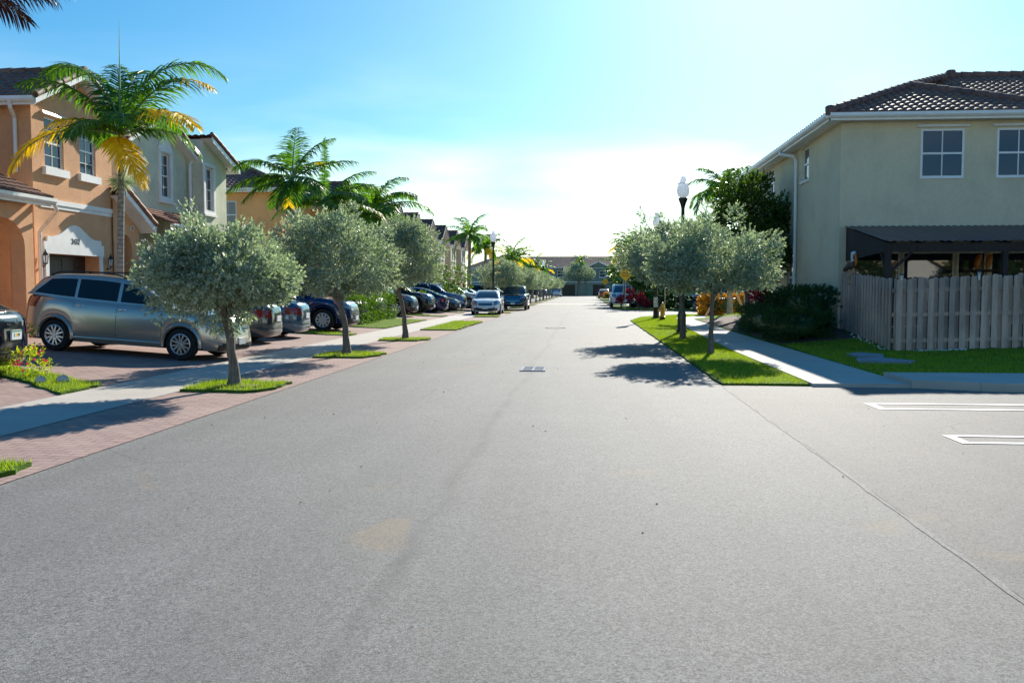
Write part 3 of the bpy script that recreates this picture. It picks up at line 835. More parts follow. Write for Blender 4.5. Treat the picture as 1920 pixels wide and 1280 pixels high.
def in_poly(poly, x, y):
    c = np.zeros(len(x), bool); n = len(poly)
    for i in range(n):
        x0, y0 = poly[i]; x1, y1 = poly[(i + 1) % n]
        m = ((y0 > y) != (y1 > y)); t = np.where(y1 != y0, (y - y0) / (y1 - y0 + 1e-12), 0)
        c ^= m & (x < x0 + t * (x1 - x0))
    return c

def gz(x, y):
    """ground height"""
    x = np.asarray(x, float); y = np.asarray(y, float)
    l = np.clip(-(x + 8.0), 0, 6) * .062
    r = .36 * np.clip((y - 22.5) / 4.5, 0, 1) * np.clip((x - 5.1) / 2.0, 0, 1) * np.clip((48 - y) / 5., 0, 1) + .12 * np.clip((x - 7.4) / 4., 0, 1.5) * np.clip((y - 17) / 5.5, 0, 1) * np.clip((48 - y) / 5., 0, 1)
    return np.where(x < 0, l, r)

def grass_area(name, poly, dens, seed, h=.055, w=.007, z0=.03, mat='grass'):
    P = np.array(poly); rng = np.random.default_rng(seed)
    x0, y0 = P.min(0); x1, y1 = P.max(0); n = int((x1 - x0) * (y1 - y0) * dens)
    x = rng.uniform(x0, x1, n); y = rng.uniform(y0, y1, n); k = in_poly(poly, x, y); x, y = x[k], y[k]
    # thin, patchy turf
    q = np.sin(x * 3.1 + np.sin(y * 2.3) * 1.7) * np.sin(y * 2.7 + np.sin(x * 1.9)) ; k = rng.uniform(0, 1, len(x)) < .75 + .35 * q; x, y = x[k], y[k]
    o = np_mesh(name, blades(seed, np.stack([x, y, gz(x, y) + z0 - .005], 1), h, w), 3, M[mat]); o['kind'] = 'stuff'
    return o

def sheet(name, poly, z, mat, kind='structure', thick=0., dens=None):
    """flat (or terrain-following) sheet from a polygon; thick>0 adds skirt sides"""
    mb = MB()
    if dens:
        P = np.array(poly); x0, y0 = P.min(0); x1, y1 = P.max(0)
        nx = max(1, int((x1 - x0) / dens)); ny = max(1, int((y1 - y0) / dens))
        G = []
        for i in range(nx + 1):
            x = x0 + (x1 - x0) * i / nx; G.append([(x, y0 + (y1 - y0) * j / ny, float(gz(x, y0 + (y1 - y0) * j / ny)) + z) for j in range(ny + 1)])
        mb.grid(G)
    else:
        mb.poly([(x, y, z) for x, y in poly])
        if thick:
            n = len(poly)
            for i in range(n):
                a, b = poly[i], poly[(i + 1) % n]; mb.quad((*a, z), (*b, z), (*b, z - thick), (*a, z - thick))
    o = mb.build(name, M[mat]); o['kind'] = kind
    return o
# ------------------------------------------------------------------ buildings
def wallp(mb, P, U, w, h, holes=(), N=None, depth=.12):
    """wall rectangle with rectangular holes (u0,u1,v0,v1) and reveals going inwards (-N)"""
    P = Vector(P); U = Vector(U); Z = Vector((0, 0, 1))
    us = sorted({0, w, *[x for q in holes for x in q[:2]]}); vs = sorted({0, h, *[x for q in holes for x in q[2:4]]})
    for a, b in zip(us, us[1:]):
        for c, d in zip(vs, vs[1:]):
            m, k = (a + b) / 2, (c + d) / 2
            if any(q[0] < m < q[1] and q[2] < k < q[3] for q in holes): continue
            mb.quad(P + U * a + Z * c, P + U * b + Z * c, P + U * b + Z * d, P + U * a + Z * d)
    if N is not None:
        I = -Vector(N) * depth
        for u0, u1, v0, v1 in holes:
            c = [P + U * u0 + Z * v0, P + U * u1 + Z * v0, P + U * u1 + Z * v1, P + U * u0 + Z * v1]
            for i in range(4): mb.quad(c[i], c[(i + 1) % 4], c[(i + 1) % 4] + I, c[i] + I)

def arch_fill(mb, P, U, w, vs, vt, N, depth):
    """fills the corners above an arch inside a hole of width w: spring height vs, top vt (from P)"""
    P = Vector(P); U = Vector(U); Z = Vector((0, 0, 1)); I = -Vector(N) * depth; n = 12
    pts = [P + U * (w / 2 - w / 2 * math.cos(PI * k / n)) + Z * (vs + (vt - vs) * math.sin(PI * k / n)) for k in range(n + 1)]
    for k in range(n):
        c = P + Z * vt + (U * 0 if k < n / 2 else U * w)
        mb.poly([c, pts[k], pts[k + 1]]); mb.quad(pts[k], pts[k + 1], pts[k + 1] + I, pts[k] + I)
    mb.poly([P + Z * vt, pts[n // 2], P + U * w + Z * vt]); 

def window(parent, P, U, N, w, h, rec=.09, cols=2, rows=2, fr=.05, mid=True, sill=None, head=False, glass='glass', thin=.018, wall=None, blind=False):
    P = Vector(P); U = Vector(U); N = Vector(N); Z = Vector((0, 0, 1)); f = MB(); Q = P - N * rec
    def ub(u0, u1, v0, v1, d0, d1): f.obox(Q + U * u0 + Z * v0 + N * d0, U, N, u1 - u0, d1 - d0, v1 - v0)
    ub(0, fr, 0, h, 0, .055); ub(w - fr, w, 0, h, 0, .055); ub(fr, w - fr, 0, fr, 0, .053); ub(fr, w - fr, h - fr, h, 0, .053)
    if mid: ub(fr, w - fr, h / 2 - fr * .5, h / 2 + fr * .5, .0, .05)
    for i in range(1, cols): u = w * i / cols; ub(u - thin / 2, u + thin / 2, fr, h - fr, .012, .036)
    for i in range(1, rows):
        v = h * i / rows
        if abs(v - h / 2) > .02 or not mid: ub(fr, w - fr, v - thin / 2, v + thin / 2, .012, .034)
    fo = f.build('window', M['whitemetal'], parent)
    g = MB(); g.quad(Q + N * .02, Q + U * w + N * .02, Q + U * w + Z * h + N * .02, Q + Z * h + N * .02)
    g.build('pane', M[glass], fo)
    if sill:
        s = MB().obox(P + U * (-sill[0]) - Z * sill[1] - N * .02, U, N, w + 2 * sill[0], sill[2] + .02, sill[1]); s.build('sill', M['white'], fo)
    if head:
        s = MB(); a = P + U * (-.13) + Z * (h + .05); b = P + U * (w + .13) + Z * (h + .05)
        s.add([a, b, b + N * .09, a + N * .09, a + Z * .07, b + Z * .07, b + N * .06 + Z * .07, a + N * .06 + Z * .07], [(3, 2, 1, 0), (4, 5, 6, 7), (0, 1, 5, 4), (1, 2, 6, 5), (2, 3, 7, 6), (3, 0, 4, 7)])
        s.build('window_head', M['whitemetal'], fo)
    return fo

def tile_roof(name, poly, mat, parent, tw=.26, ch=.33, amp=.05, sub=6, lift=.035):
    """barrel tiles as real geometry on a planar convex polygon; first edge is the eave"""
    P = [Vector(p) for p in poly]; U = (P[1] - P[0]).normalized()
    nrm = (P[1] - P[0]).cross(P[2] - P[0]).normalized()
    if nrm.z < 0: nrm = -nrm
    V = nrm.cross(U).normalized()
    if V.z < 0: V = -V
    q = [((p - P[0]).dot(U), (p - P[0]).dot(V)) for p in P]
    vmax = max(b for a, b in q); n = len(q)
    def rng_at(v):
        xs = []
        v = min(max(v, 1e-4), vmax - 1e-4)
        for i in range(n):
            (a, b), (c, d) = q[i], q[(i + 1) % n]
            if (b - v) * (d - v) <= 0 and abs(d - b) > 1e-9: xs.append(a + (c - a) * (v - b) / (d - b))
        return (min(xs), max(xs)) if len(xs) > 1 else (0, 0)
    step = tw / sub; mb = MB(); r = max(1, round(vmax / ch)); ch = vmax / r
    for i in range(r):
        v0, v1 = i * ch, (i + 1) * ch; a0, b0 = rng_at(v0); a1, b1 = rng_at(v1)
        c0 = math.floor(min(a0, a1) / step); c1 = math.ceil(max(b0, b1) / step)
        if c1 <= c0: continue
        rows = [[], [], []]; off = (i % 2) * 0
        for c in range(c0, c1 + 1):
            u = c * step; hgt = amp * (abs(math.sin(PI * (u / tw))) ** .8)
            for k, (v, lo, hi, dz) in enumerate(((v0, a0, b0, -.03), (v0, a0, b0, hgt + lift), (v1, a1, b1, hgt))):
                uu = min(max(u, lo), hi); rows[k].append(P[0] + U * uu + V * (v - (.03 if k < 2 else 0)) + nrm * dz)
        mb.grid(rows)
    o = mb.build(name, M[mat], parent, 50)
    return o

def ridge(mb, a, b, r=.12, seg=.42):
    a = Vector(a); b = Vector(b); n = max(1, round((b - a).length / seg))
    for i in range(n):
        p, q = a.lerp(b, i / n), a.lerp(b, min(1, (i + 1.12) / n)); mb.tube([p, q], [r * 1.12, r * .88], 9)

def finish(root, loc):
    root.location = loc
    for c in root.children: c.location = tuple(-x for x in loc)

def gutter(mb, a, b, N, s=.13):
    """fascia and gutter along an eave a-b, N outward"""
    a, b, N = Vector(a), Vector(b), Vector(N); U = (b - a); L = U.length; U.normalize()
    mb.obox(a - Vector((0, 0, .20)) - N * .03, U, N, L, .03, .17)
    prof = [(0, -.02), (0, -.13), (.08, -.13), (.12, -.08), (.12, 0), (.095, 0), (.095, -.015)]
    for (n0, z0), (n1, z1) in zip(prof, prof[1:]):
        mb.quad(a + N * n0 + Vector((0, 0, z0)), b + N * n0 + Vector((0, 0, z0)), b + N * n1 + Vector((0, 0, z1)), a + N * n1 + Vector((0, 0, z1)))
    for e in (a, b): mb.poly([e + N * n0 + Vector((0, 0, z0)) for n0, z0 in prof[:5]])

def downpipe(mb, top, bot, N, kick=.35, r=.045):
    top, bot, N = Vector(top), Vector(bot), Vector(N); Z = Vector((0, 0, 1))
    mb.tube([top + N * kick, top + N * kick - Z * .12, top + N * .08 - Z * .42, bot + N * .08 + Z * .12, bot + N * .2], r, 8)

XP = Vector((1, 0, 0)); YP = Vector((0, 1, 0)); ZP = Vector((0, 0, 1))

def gable_bay(root, mat, X, y0, y1, z0, ze, zp, holes, back=4., oh=.40, tile='tile', sub=6, ext=3.0, rake=.13, tw=.26):
    """gabled two storey bay facing +X, ridge along X"""
    w = y1 - y0; yc = (y0 + y1) / 2; mb = MB()
    wallp(mb, (X, y0, z0), YP, w, ze - z0, holes, XP, .12)
    mb.poly([(X, y0, ze), (X, y1, ze), (X, yc, zp)])
    mb.quad((X, y0, z0), (X - back, y0, z0), (X - back, y0, ze), (X, y0, ze)); mb.quad((X, y1, z0), (X - back, y1, z0), (X - back, y1, ze), (X, y1, ze))
    mb.build('wall', mat, root)
    m = (zp - ze) / (w / 2); zo = .07; xe = X + oh; xb = X - back - ext; zl = ze - m * oh + zo; zt = zp + zo
    for s, ye in ((-1, y0 - oh), (1, y1 + oh)):
        tile_roof('roof_tiles', [(xb, ye, zl), (xe, ye, zl), (xe, yc, zt), (xb, yc, zt)], tile, root, sub=sub, tw=tw)
    t = MB()
    for ye in (y0 - oh, y1 + oh):
        t.quad((X - back, ye, zl - .09), (xe - .02, ye, zl - .09), (xe - .02, yc, zt - .09), (X - back, yc, zt - .09))   # soffit
        a, b = Vector((xe, ye, zl - .045)), Vector((xe, yc, zt - .045)); Z = Vector((0, 0, rake))
        t.add([a, b, b - Z, a - Z, a - XP * .03, b - XP * .03, b - Z - XP * .03, a - Z - XP * .03], [(0, 1, 2, 3), (4, 5, 6, 7), (0, 1, 5, 4), (2, 3, 7, 6), (1, 2, 6, 5), (3, 0, 4, 7)])
        s = -1 if ye < yc else 1
        gutter(t, (X - back, ye, zl), (xe - .03, ye, zl), (0, s, 0))
    t.build('fascia', M['whitemetal'], root)
    r = MB(); ridge(r, (xe, yc, zt + .04), (xb, yc, zt + .04), .11)
    for ye in (y0 - oh, y1 + oh): ridge(r, (xe - .02, ye, zl + .05), (xe - .02, yc, zt + .05), .085)
    r.build('ridge_tiles', M[tile], root, 60)

def garage_door(root, X, y0, y1, z0, z1, rec=.4, mat='garage'):
    d = MB(); n = 4; h = (z1 - z0) / n
    for i in range(n):
        d.obox((X - rec - .03, y0, z0 + i * h + .006), YP, XP, y1 - y0, .03, h - .012)
        k = max(2, int((y1 - y0) / .6))
        for j in range(k):
            a = y0 + (y1 - y0) * (j + .12) / k; b = y0 + (y1 - y0) * (j + .88) / k
            d.obox((X - rec, a, z0 + i * h + .09), YP, XP, b - a, .012, h - .18)
    d.build('garage_door', M[mat], root)
    f = MB(); f.quad((X - rec - .05, y0 - .1, z0 - .1), (X - rec - .05, y1 + .1, z0 - .1), (X - rec - .05, y1 + .1, z1 + .1), (X - rec - .05, y0 - .1, z1 + .1))
    return f

def ring_vent(mb, X, y, z, r=.10):
    for k in range(16):
        a, b = 2 * PI * k / 16, 2 * PI * (k + 1) / 16
        for ra, rb, d in ((r, r * .55, .03),):
            p = [(X + d, y + q * math.cos(t), z + q * math.sin(t)) for q, t in ((ra, a), (ra, b), (rb, b), (rb, a))]
            mb.quad(*p); mb.quad((X, p[0][1], p[0][2]), (X, p[1][1], p[1][2]), p[1], p[0])

def coach_lamp(parent, X, y, z):
    m = MB(); m.lathe([(.001, 0), (.05, 0), (.05, .02), (.02, .03)], 10, (X + .02, y, z - .18)); m.tube([(X, y, z - .12), (X + .10, y, z - .16), (X + .12, y, z - .10)], .012, 6)
    m.lathe([(.04, -.10), (.062, -.08), (.055, -.07)], 6, (X + .12, y, z)); m.lathe([(.085, .13), (.05, .19), (.02, .24), (.012, .28), (.001, .30)], 6, (X + .12, y, z)); m.lathe([(.02, .13), (.085, .13)], 6, (X + .12, y, z))
    for k in range(6):
        a = 2 * PI * k / 6; m.bar((X + .12 + .055 * math.cos(a), y + .055 * math.sin(a), z - .08), (X + .12 + .078 * math.cos(a), y + .078 * math.sin(a), z + .13), .012)
    o = m.build('coach_lamp', M['black'], parent)
    MB().lathe([(.045, -.07), (.068, .12)], 6, (X + .12, y, z)).build('lamp_glass', M['globe'], o)

# ---- orange town house with number 2432
H = empty('town_house', label='orange stucco town house numbered 2432 with brown garage door and two upper windows', cat='house')
Xa = -14.0; z0 = .25
holes = [(.55, 1.42, 4.71 - z0, 6.02 - z0), (2.20, 3.02, 4.73 - z0, 6.06 - z0), (.55, 3.07, 0, 2.47 - z0)]
gable_bay(H, M['orange'], Xa, 22.2, 26.1, z0, 6.44, 7.38, holes, back=5)
for (u0, u1, v0, v1) in holes[:2]:
    window(H, (Xa, 22.2 + u0, z0 + v0), YP, XP, u1 - u0, v1 - v0, .10, 2, 4, .05, True, (.12, .20, .10), True, 'glassblue')
garage_door(H, Xa, 22.75, 25.27, .3, 2.47, .42).build('garage_back', M['black'], H)
rv = MB(); rv.quad((Xa - .12, 22.75, .25), (Xa - .45, 22.75, .25), (Xa - .45, 22.75, 2.47), (Xa - .12, 22.75, 2.47)); rv.quad((Xa - .12, 25.27, .25), (Xa - .45, 25.27, .25), (Xa - .45, 25.27, 2.47), (Xa - .12, 25.27, 2.47)); rv.quad((Xa - .12, 22.75, 2.47), (Xa - .12, 25.27, 2.47), (Xa - .45, 25.27, 2.47), (Xa - .45, 22.75, 2.47))
rv.build('garage_reveal', M['orange'], H)
# white garage surround with a curved head
pr = [(22.55, 2.47), (22.55, 2.78), (22.68, 2.78), (22.70, 2.92)]
for k in range(17):
    f = k / 16; y = 22.9 + 2.2 * f; pr.append((y, 2.92 + .36 * (math.sin(PI * f) ** 2.2)))
pr += [(25.33, 2.92), (25.35, 2.78), (25.47, 2.78), (25.47, 2.47)]
sd = MB(); hx = Xa + .05
n = len(pr)
for (ya, za), (yb, zb) in zip(pr[1:-1], pr[2:-1]):
    if yb - ya > 1e-6: sd.quad((hx, ya, 2.47), (hx, yb, 2.47), (hx, yb, zb), (hx, ya, za))
    sd.quad((hx, ya, za), (hx, yb, zb), (Xa, yb, zb), (Xa, ya, za))
sd.quad((hx, 22.55, 2.47), (hx, 22.55, 2.78), (Xa, 22.55, 2.78), (Xa, 22.55, 2.47)); sd.quad((hx, 22.55, 2.47), (hx, 25.47, 2.47), (Xa - .0, 25.47, 2.47), (Xa, 22.55, 2.47))
sd.obox((Xa - .002, 22.60, .25), YP, XP, .15, .045, 2.218); sd.obox((Xa - .002, 25.27, .25), YP, XP, .15, .045, 2.218)
so = sd.build('garage_surround', M['white'], H)
text('house_number', '2432', .21, M['ink'], so, facing((hx + .004, 24.0, 2.83), (1, 0, 0)), .006)
for y in (22.46, 25.70): coach_lamp(H, Xa, y, 2.28)
t = MB(); t.obox((Xa - .01, 22.5, 3.76), YP, XP, 3.6, .06, .13); t.obox((Xa - .01, 22.5, 3.66), YP, XP, 3.6, .035, .095); t.build('belt_trim', M['white'], H)
for y, z in ((24.15, 7.05), (23.95, 6.72), (24.36, 6.72)): t = MB(); ring_vent(t, Xa + .002, y, z); t.build('round_vent', M['white'], H)
# porch to the left of the bay (arched, low tile roof) and a main wall behind it
w = MB(); px = -13.4
wallp(w, (px, 18.2, .2), YP, 3.0, 3.5, [(1.0, 2.66, 0, 3.0)], XP, .35)
arch_fill(w, (px, 19.2, .2), YP, 1.66, 2.35, 3.0, XP, .35)
w.quad((px, 21.2, .2), (px - .35, 21.2, .2), (px - .35, 21.2, 3.7), (px, 21.2, 3.7)); w.quad((px - .35, 21.2, .2), (Xa - .0, 21.2, .2), (Xa, 21.2, 3.7), (px - .35, 21.2, 3.7))
w.quad((-15.4, 16, .2), (-15.4, 22.2, .2), (-15.4, 22.2, 6.4), (-15.4, 16, 6.4))
w.quad((px, 18.2, 3.7), (px, 21.2, 3.7), (-15.4, 21.2, 4.45), (-15.4, 18.2, 4.45))
w.build('porch_wall', M['orange'], H)
tile_roof('porch_roof', [(-13.12, 17.9, 3.78), (-13.12, 21.58, 3.78), (-15.4, 21.58, 4.73), (-15.4, 17.9, 4.73)], 'tile', H)
t = MB(); gutter(t, (-13.12, 17.9, 3.76), (-13.12, 21.62, 3.76), (1, 0, 0)); t.quad((-13.15, 21.6, 3.55), (-13.15, 21.6, 3.74), (-15.4, 21.6, 4.68), (-15.4, 21.6, 4.49)); t.build('porch_gutter', M['whitemetal'], H)
t = MB(); t.tube([(-13.05, 21.55, 3.62), (-13.08, 21.7, 3.5), (-13.7, 22.26, 3.22), (-13.92, 22.30, 3.0), (-13.92, 22.30, .35)], .05, 8)
t.tube([(-14.25, 21.72, 6.24), (-14.28, 21.80, 6.05), (-14.38, 22.12, 5.85), (-14.38, 22.12, 4.5)], .05, 8); t.build('downpipe', M['whitemetal'], H)
# entry porch to the right with half gable and arch
w = MB(); wallp(w, (Xa + .06, 26.0, .2), YP, 1.55, 3.35, [(.34, 1.12, 0, 2.98)], XP, .30); arch_fill(w, (Xa + .06, 26.34, .2), YP, .78, 2.45, 2.98, XP, .30)
w.poly([(Xa + .06, 26.0, 3.55), (Xa + .06, 27.55, 3.55), (Xa + .06, 26.0, 4.35)]); w.quad((Xa + .06, 27.55, .2), (-16, 27.55, .2), (-16, 27.55, 3.55), (Xa + .06, 27.55, 3.55)); w.quad((-15.3, 26, .2), (-15.3, 27.5, .2), (-15.3, 27.5, 3.5), (-15.3, 26, 3.5))
w.build('entry_wall', M['orange'], H)
tile_roof('entry_roof', [(-16.5, 27.75, 3.52), (-13.5, 27.75, 3.52), (-13.5, 25.9, 4.50), (-16.5, 25.9, 4.50)], 'tile_red', H)
t = MB(); a, b = Vector((-13.48, 27.78, 3.46)), Vector((-13.48, 25.9, 4.46)); t.quad(a, b, b - ZP * .17, a - ZP * .17); t.quad(a - ZP * .17, b - ZP * .17, b - ZP * .17 - XP * .5, a - ZP * .17 - XP * .5); gutter(t, (-16, 27.75, 3.5), (-13.5, 27.75, 3.5), (0, 1, 0)); t.build('entry_fascia', M['whitemetal'], H)
for y, z in ((26.5, 3.66), (27.1, 3.40)): t = MB(); ring_vent(t, Xa + .062, y, z, .085); t.build('round_vent', M['white'], H)
r = MB(); ridge(r, (-13.5, 27.75, 3.58), (-13.5, 25.9, 4.55), .09); r.build('ridge_tiles', M['tile_red'], H, 60)
finish(H, (-14, 24.15, .35))

# ---- sage green town house
H = empty('town_house', label='sage green stucco town house with tall white framed windows and white downpipe', cat='house')
z0 = .25; Xb = -14.6
gable_bay(H, M['sage'], Xb, 27.9, 32.6, z0, 6.35, 7.45, [(2.58, 3.27, 4.72 - z0, 6.22 - z0)], back=4.5)
wf = window(H, (Xb, 30.48, 4.72), YP, XP, .69, 1.5, .10, 2, 4, .045, True, None, True, 'glass')
def surround(X, y0, y1, z0, z1, crown=True):
    s = MB(); a = .17; d = .05
    s.obox((X, y0 - a, z0 - .13), YP, XP, a, d, z1 - z0 + .13 + .16); s.obox((X, y1, z0 - .13), YP, XP, a, d, z1 - z0 + .29)
    s.obox((X, y0, z0 - .13), YP, XP, y1 - y0, d, .13); s.obox((X, y0, z1 + .02), YP, XP, y1 - y0, d, .14)
    if crown:
        p = [(y0 - a + (y1 - y0 + 2 * a) * k / 14, z1 + .16 + (.42 * math.sin(PI * k / 14) ** .8)) for k in range(15)]
        for (ya, za), (yb, zb) in zip(p, p[1:]): s.quad((X + d, ya, z1 + .16), (X + d, yb, z1 + .16), (X + d, yb, zb), (X + d, ya, za)); s.quad((X + d, ya, za), (X + d, yb, zb), (X, yb, zb), (X, ya, za))
    s.obox((X + .001, y0 - a - .05, z0 - .21), YP, XP, y1 - y0 + 2 * a + .1, .10, .078)
    s.build('window_surround', M['white'], H)
surround(Xb, 30.48, 31.17, 4.72, 6.22)
Xc = -14.0
w = MB(); wallp(w, (Xc, 32.62, z0), YP, 2.14, 6.25 - z0, [(.12, .84, 4.44 - z0, 6.02 - z0)], XP, .12)
w.poly([(Xc, 32.62, 6.25), (Xc, 34.76, 6.25), (Xc, 34.76, 6.33), (Xc, 32.62, 7.02)]); w.quad((Xc, 34.76, z0), (Xc - 4, 34.76, z0), (Xc - 4, 34.76, 6.33), (Xc, 34.76, 6.33)); w.quad((Xc, 32.62, z0), (Xc - 1, 32.62, z0), (Xc - 1, 32.62, 7.02), (Xc, 32.62, 7.02))
w.build('bay_wall', M['sage'], H)
tile_roof('bay_roof', [(-18.5, 35.16, 6.27), (-13.6, 35.16, 6.27), (-13.6, 32.5, 7.13), (-18.5, 32.5, 7.13)], 'tile', H)
t = MB(); a, b = Vector((-13.58, 35.18, 6.22)), Vector((-13.58, 32.5, 7.08)); t.add([a, b, b - ZP * .17, a - ZP * .17, a - XP * .03, b - XP * .03, b - ZP * .17 - XP * .03, a - ZP * .17 - XP * .03], [(0, 1, 2, 3), (4, 5, 6, 7), (0, 1, 5, 4), (2, 3, 7, 6)]); t.quad(a - ZP * .05 - XP * .03, b - ZP * .05 - XP * .03, b - ZP * .05 - XP * .45, a - ZP * .05 - XP * .45); gutter(t, (-18, 35.16, 6.25), (-13.62, 35.16, 6.25), YP)
t.build('bay_fascia', M['whitemetal'], H)
r = MB(); ridge(r, (-13.6, 35.16, 6.33), (-13.6, 32.5, 7.19), .085); r.build('ridge_tiles', M['tile'], H, 60)
window(H, (Xc, 32.74, 4.44), YP, XP, .72, 1.58, .10, 2, 4, .045, True, None, True, 'glass')
surround(Xc, 32.74, 33.46, 4.44, 6.02, False)
t = MB(); t.tube([(-14.35, 32.9, 6.28), (-14.42, 32.7, 6.25), (-14.44, 32.5, 6.1), (-14.46, 32.5, .4)], .055, 8); t.build('downpipe', M['whitemetal'], H)
tile_roof('porch_roof', [(-13.2, 28.2, 3.65), (-13.2, 31.6, 3.65), (-14.6, 31.6, 4.2), (-14.6, 28.2, 4.2)], 'tile_red', H)
t = MB(); gutter(t, (-13.2, 28.2, 3.63), (-13.2, 31.6, 3.63), XP); t.build('porch_gutter', M['whitemetal'], H)
t = MB(); wallp(t, (-13.5, 28.4, .2), YP, 3.0, 3.4, [(.7, 2.2, 0, 2.9)], XP, .3); arch_fill(t, (-13.5, 29.1, .2), YP, 1.5, 2.2, 2.9, XP, .3); t.build('porch_wall', M['sage'], H)
garage_door(H, Xc, 32.7, 34.6, .3, 2.4, -.02)
finish(H, (-14.4, 31.4, .35))

# ---- row of gabled town houses further along
ROWLAB = ['orange stucco town house with blank end wall behind the tallest palm', 'orange town house just past the blank end wall', 'tan town house with the first clear roof gable above the tree crowns', 'sage town house with the second clear roof gable above the tree crowns',
          'cream town house with the third clear roof gable above the tree crowns', 'cream town house with tall windows behind the far palms', 'tan town house beyond the far palms', 'cream town house at the far end of the left row']
def row_unit(k, Yc, mat, lab, end=False):
    H = empty('town_house', label=lab, cat='house', group='gabled town houses along the left side')
    m = M[mat]; zz = .2
    holes = [(.75, 1.65, 4.3, 5.7), (2.35, 3.25, 4.3, 5.7), (.6, 3.4, 0, 2.25)]
    gable_bay(H, m, -14.0, Yc - 2.0, Yc + 2.0, zz, 6.35, 7.55, holes, back=4, ext=1.5, sub=3 if k > 1 else 4, oh=.45)
    for u0, u1, v0, v1 in holes[:2]: window(H, (-14.0, Yc - 2 + u0, zz + v0), YP, XP, .9, 1.4, .08, 2, 2, .06, True, (.1, .14, .08), True)
    garage_door(H, -14.0, Yc - 1.4, Yc + 1.4, .2, 2.45, .15)
    b = MB(); wallp(b, (-15.2, Yc - 3.6, zz), YP, 7.2, 6.1, [], XP)
    if not end: b.quad((-15.2, Yc - 3.6, zz), (-19, Yc - 3.6, zz), (-19, Yc - 3.6, 6.3), (-15.2, Yc - 3.6, 6.3))
    b.build('house_wall', m, H)
    tile_roof('main_roof', [(-14.8, Yc - 3.6, 6.35), (-14.8, Yc + 3.6, 6.35), (-19.2, Yc + 3.6, 8.2), (-19.2, Yc - 3.6, 8.2)], 'tile', H, sub=3)
    tile_roof('porch_roof', [(-13.3, Yc + 2.0, 3.1), (-13.3, Yc + 3.5, 3.1), (-15.2, Yc + 3.5, 3.9), (-15.2, Yc + 2.0, 3.9)], 'tile_red', H, sub=3)
    t = MB(); gutter(t, (-14.75, Yc - 3.6, 6.33), (-14.75, Yc + 3.6, 6.33), XP); t.tube([(-14.6, Yc + 2.25, 6.2), (-15.1, Yc + 2.25, 5.9), (-15.1, Yc + 2.25, .3)], .05, 6); t.obox((-14.0, Yc - 2.0, 3.4), YP, XP, 4.0, .05, .14); t.build('fascia', M['whitemetal'], H)
    t = MB(); wallp(t, (-13.5, Yc + 2.1, .2), YP, 1.3, 2.9, [(.2, 1.1, 0, 2.3)], XP, .25); t.build('porch_wall', m, H)
    if end:
        e = MB(); wallp(e, (-19.5, 44.6, zz), XP, 4.35, 6.3, [(1.15, 2.05, 4.55 - .2, 5.95 - .2)], -YP, .12); wallp(e, (-15.15, 44.6, zz), YP, Yc - 3.6 - 44.6, 6.3, [], XP)
        e.build('end_wall', m, H)
        window(H, (-18.35, 44.6, 4.55), XP, -YP, .9, 1.4, .09, 2, 2, .06, True, None, False)
        tile_roof('hip_roof', [(-23.5, 44.1, 6.55), (-14.65, 44.1, 6.55), (-19.1, 48.4, 8.4), (-19.2, 48.4, 8.4)], 'tile', H, sub=4)
        tile_roof('side_roof', [(-14.65, 44.1, 6.55), (-14.65, Yc - 3.4, 6.55), (-19.1, Yc - 3.4, 8.4), (-19.1, 48.4, 8.4)], 'tile', H, sub=4)
        t = MB(); ridge(t, (-14.65, 44.1, 6.62), (-19.1, 48.4, 8.48), .12); ridge(t, (-23.5, 44.1, 6.62), (-19.15, 48.4, 8.48), .12); t.build('ridge_tiles', M['tile'], H, 60)
        t = MB(); gutter(t, (-23.5, 44.1, 6.53), (-14.65, 44.1, 6.53), -YP); gutter(t, (-14.65, 44.1, 6.53), (-14.65, Yc - 3.4, 6.53), XP); t.quad((-23.5, 44.12, 6.36), (-14.66, 44.12, 6.36), (-15.1, 44.62, 6.36), (-19.5, 44.62, 6.36)); t.build('eave_gutter', M['whitemetal'], H)
    finish(H, (-14, Yc, .35))
for k, (yc, mt) in enumerate(zip([52.0, 59.2, 66.4, 73.6, 80.8, 88.5, 96.5, 104.5], ['orange2', 'orange2', 'tan', 'sage', 'cream', 'cream', 'tan', 'cream'])):
    row_unit(k, yc, mt, ROWLAB[k], k == 0)

# ---- house on the right
H = empty('corner_house', label='two storey tan stucco house with hipped brown tile roof at the right', cat='house')
hx, hy, zb, ze = 7.35, 27.1, .15, 6.46
w = MB()
fh = [(9.58 - hx, 10.78 - hx, 4.72 - zb, 6.10 - zb), (11.68 - hx, 12.88 - hx, 4.72 - zb, 6.10 - zb), (7.75 - hx, 9.1 - hx, .42 - zb, 2.62 - zb), (9.16 - hx, 10.62 - hx, .42 - zb, 2.62 - zb), (10.68 - hx, 11.5 - hx, .42 - zb, 2.62 - zb), (11.6 - hx, 13.6 - hx, 1.5 - zb, 2.62 - zb)]  # panes flanking the patio door are added, their dark glass standing for shade
wallp(w, (hx, hy, zb), XP, 11, ze - zb, fh, -YP, .12)
sh = [(30.87 - hy, 31.80 - hy, 5.16 - zb, 6.26 - zb), (36.4 - hy, 37.3 - hy, 5.16 - zb, 6.26 - zb), (32.62 - hy, 33.75 - hy, 1.0 - zb, 2.9 - zb)]
wallp(w, (hx, hy, zb), YP, 15.6, ze - zb, sh, -XP, .14)
w.quad((hx, 42.7, zb), (hx + 8, 42.7, zb), (hx + 8, 42.7, ze), (hx, 42.7, ze))
w.build('wall', M['tan'], H)
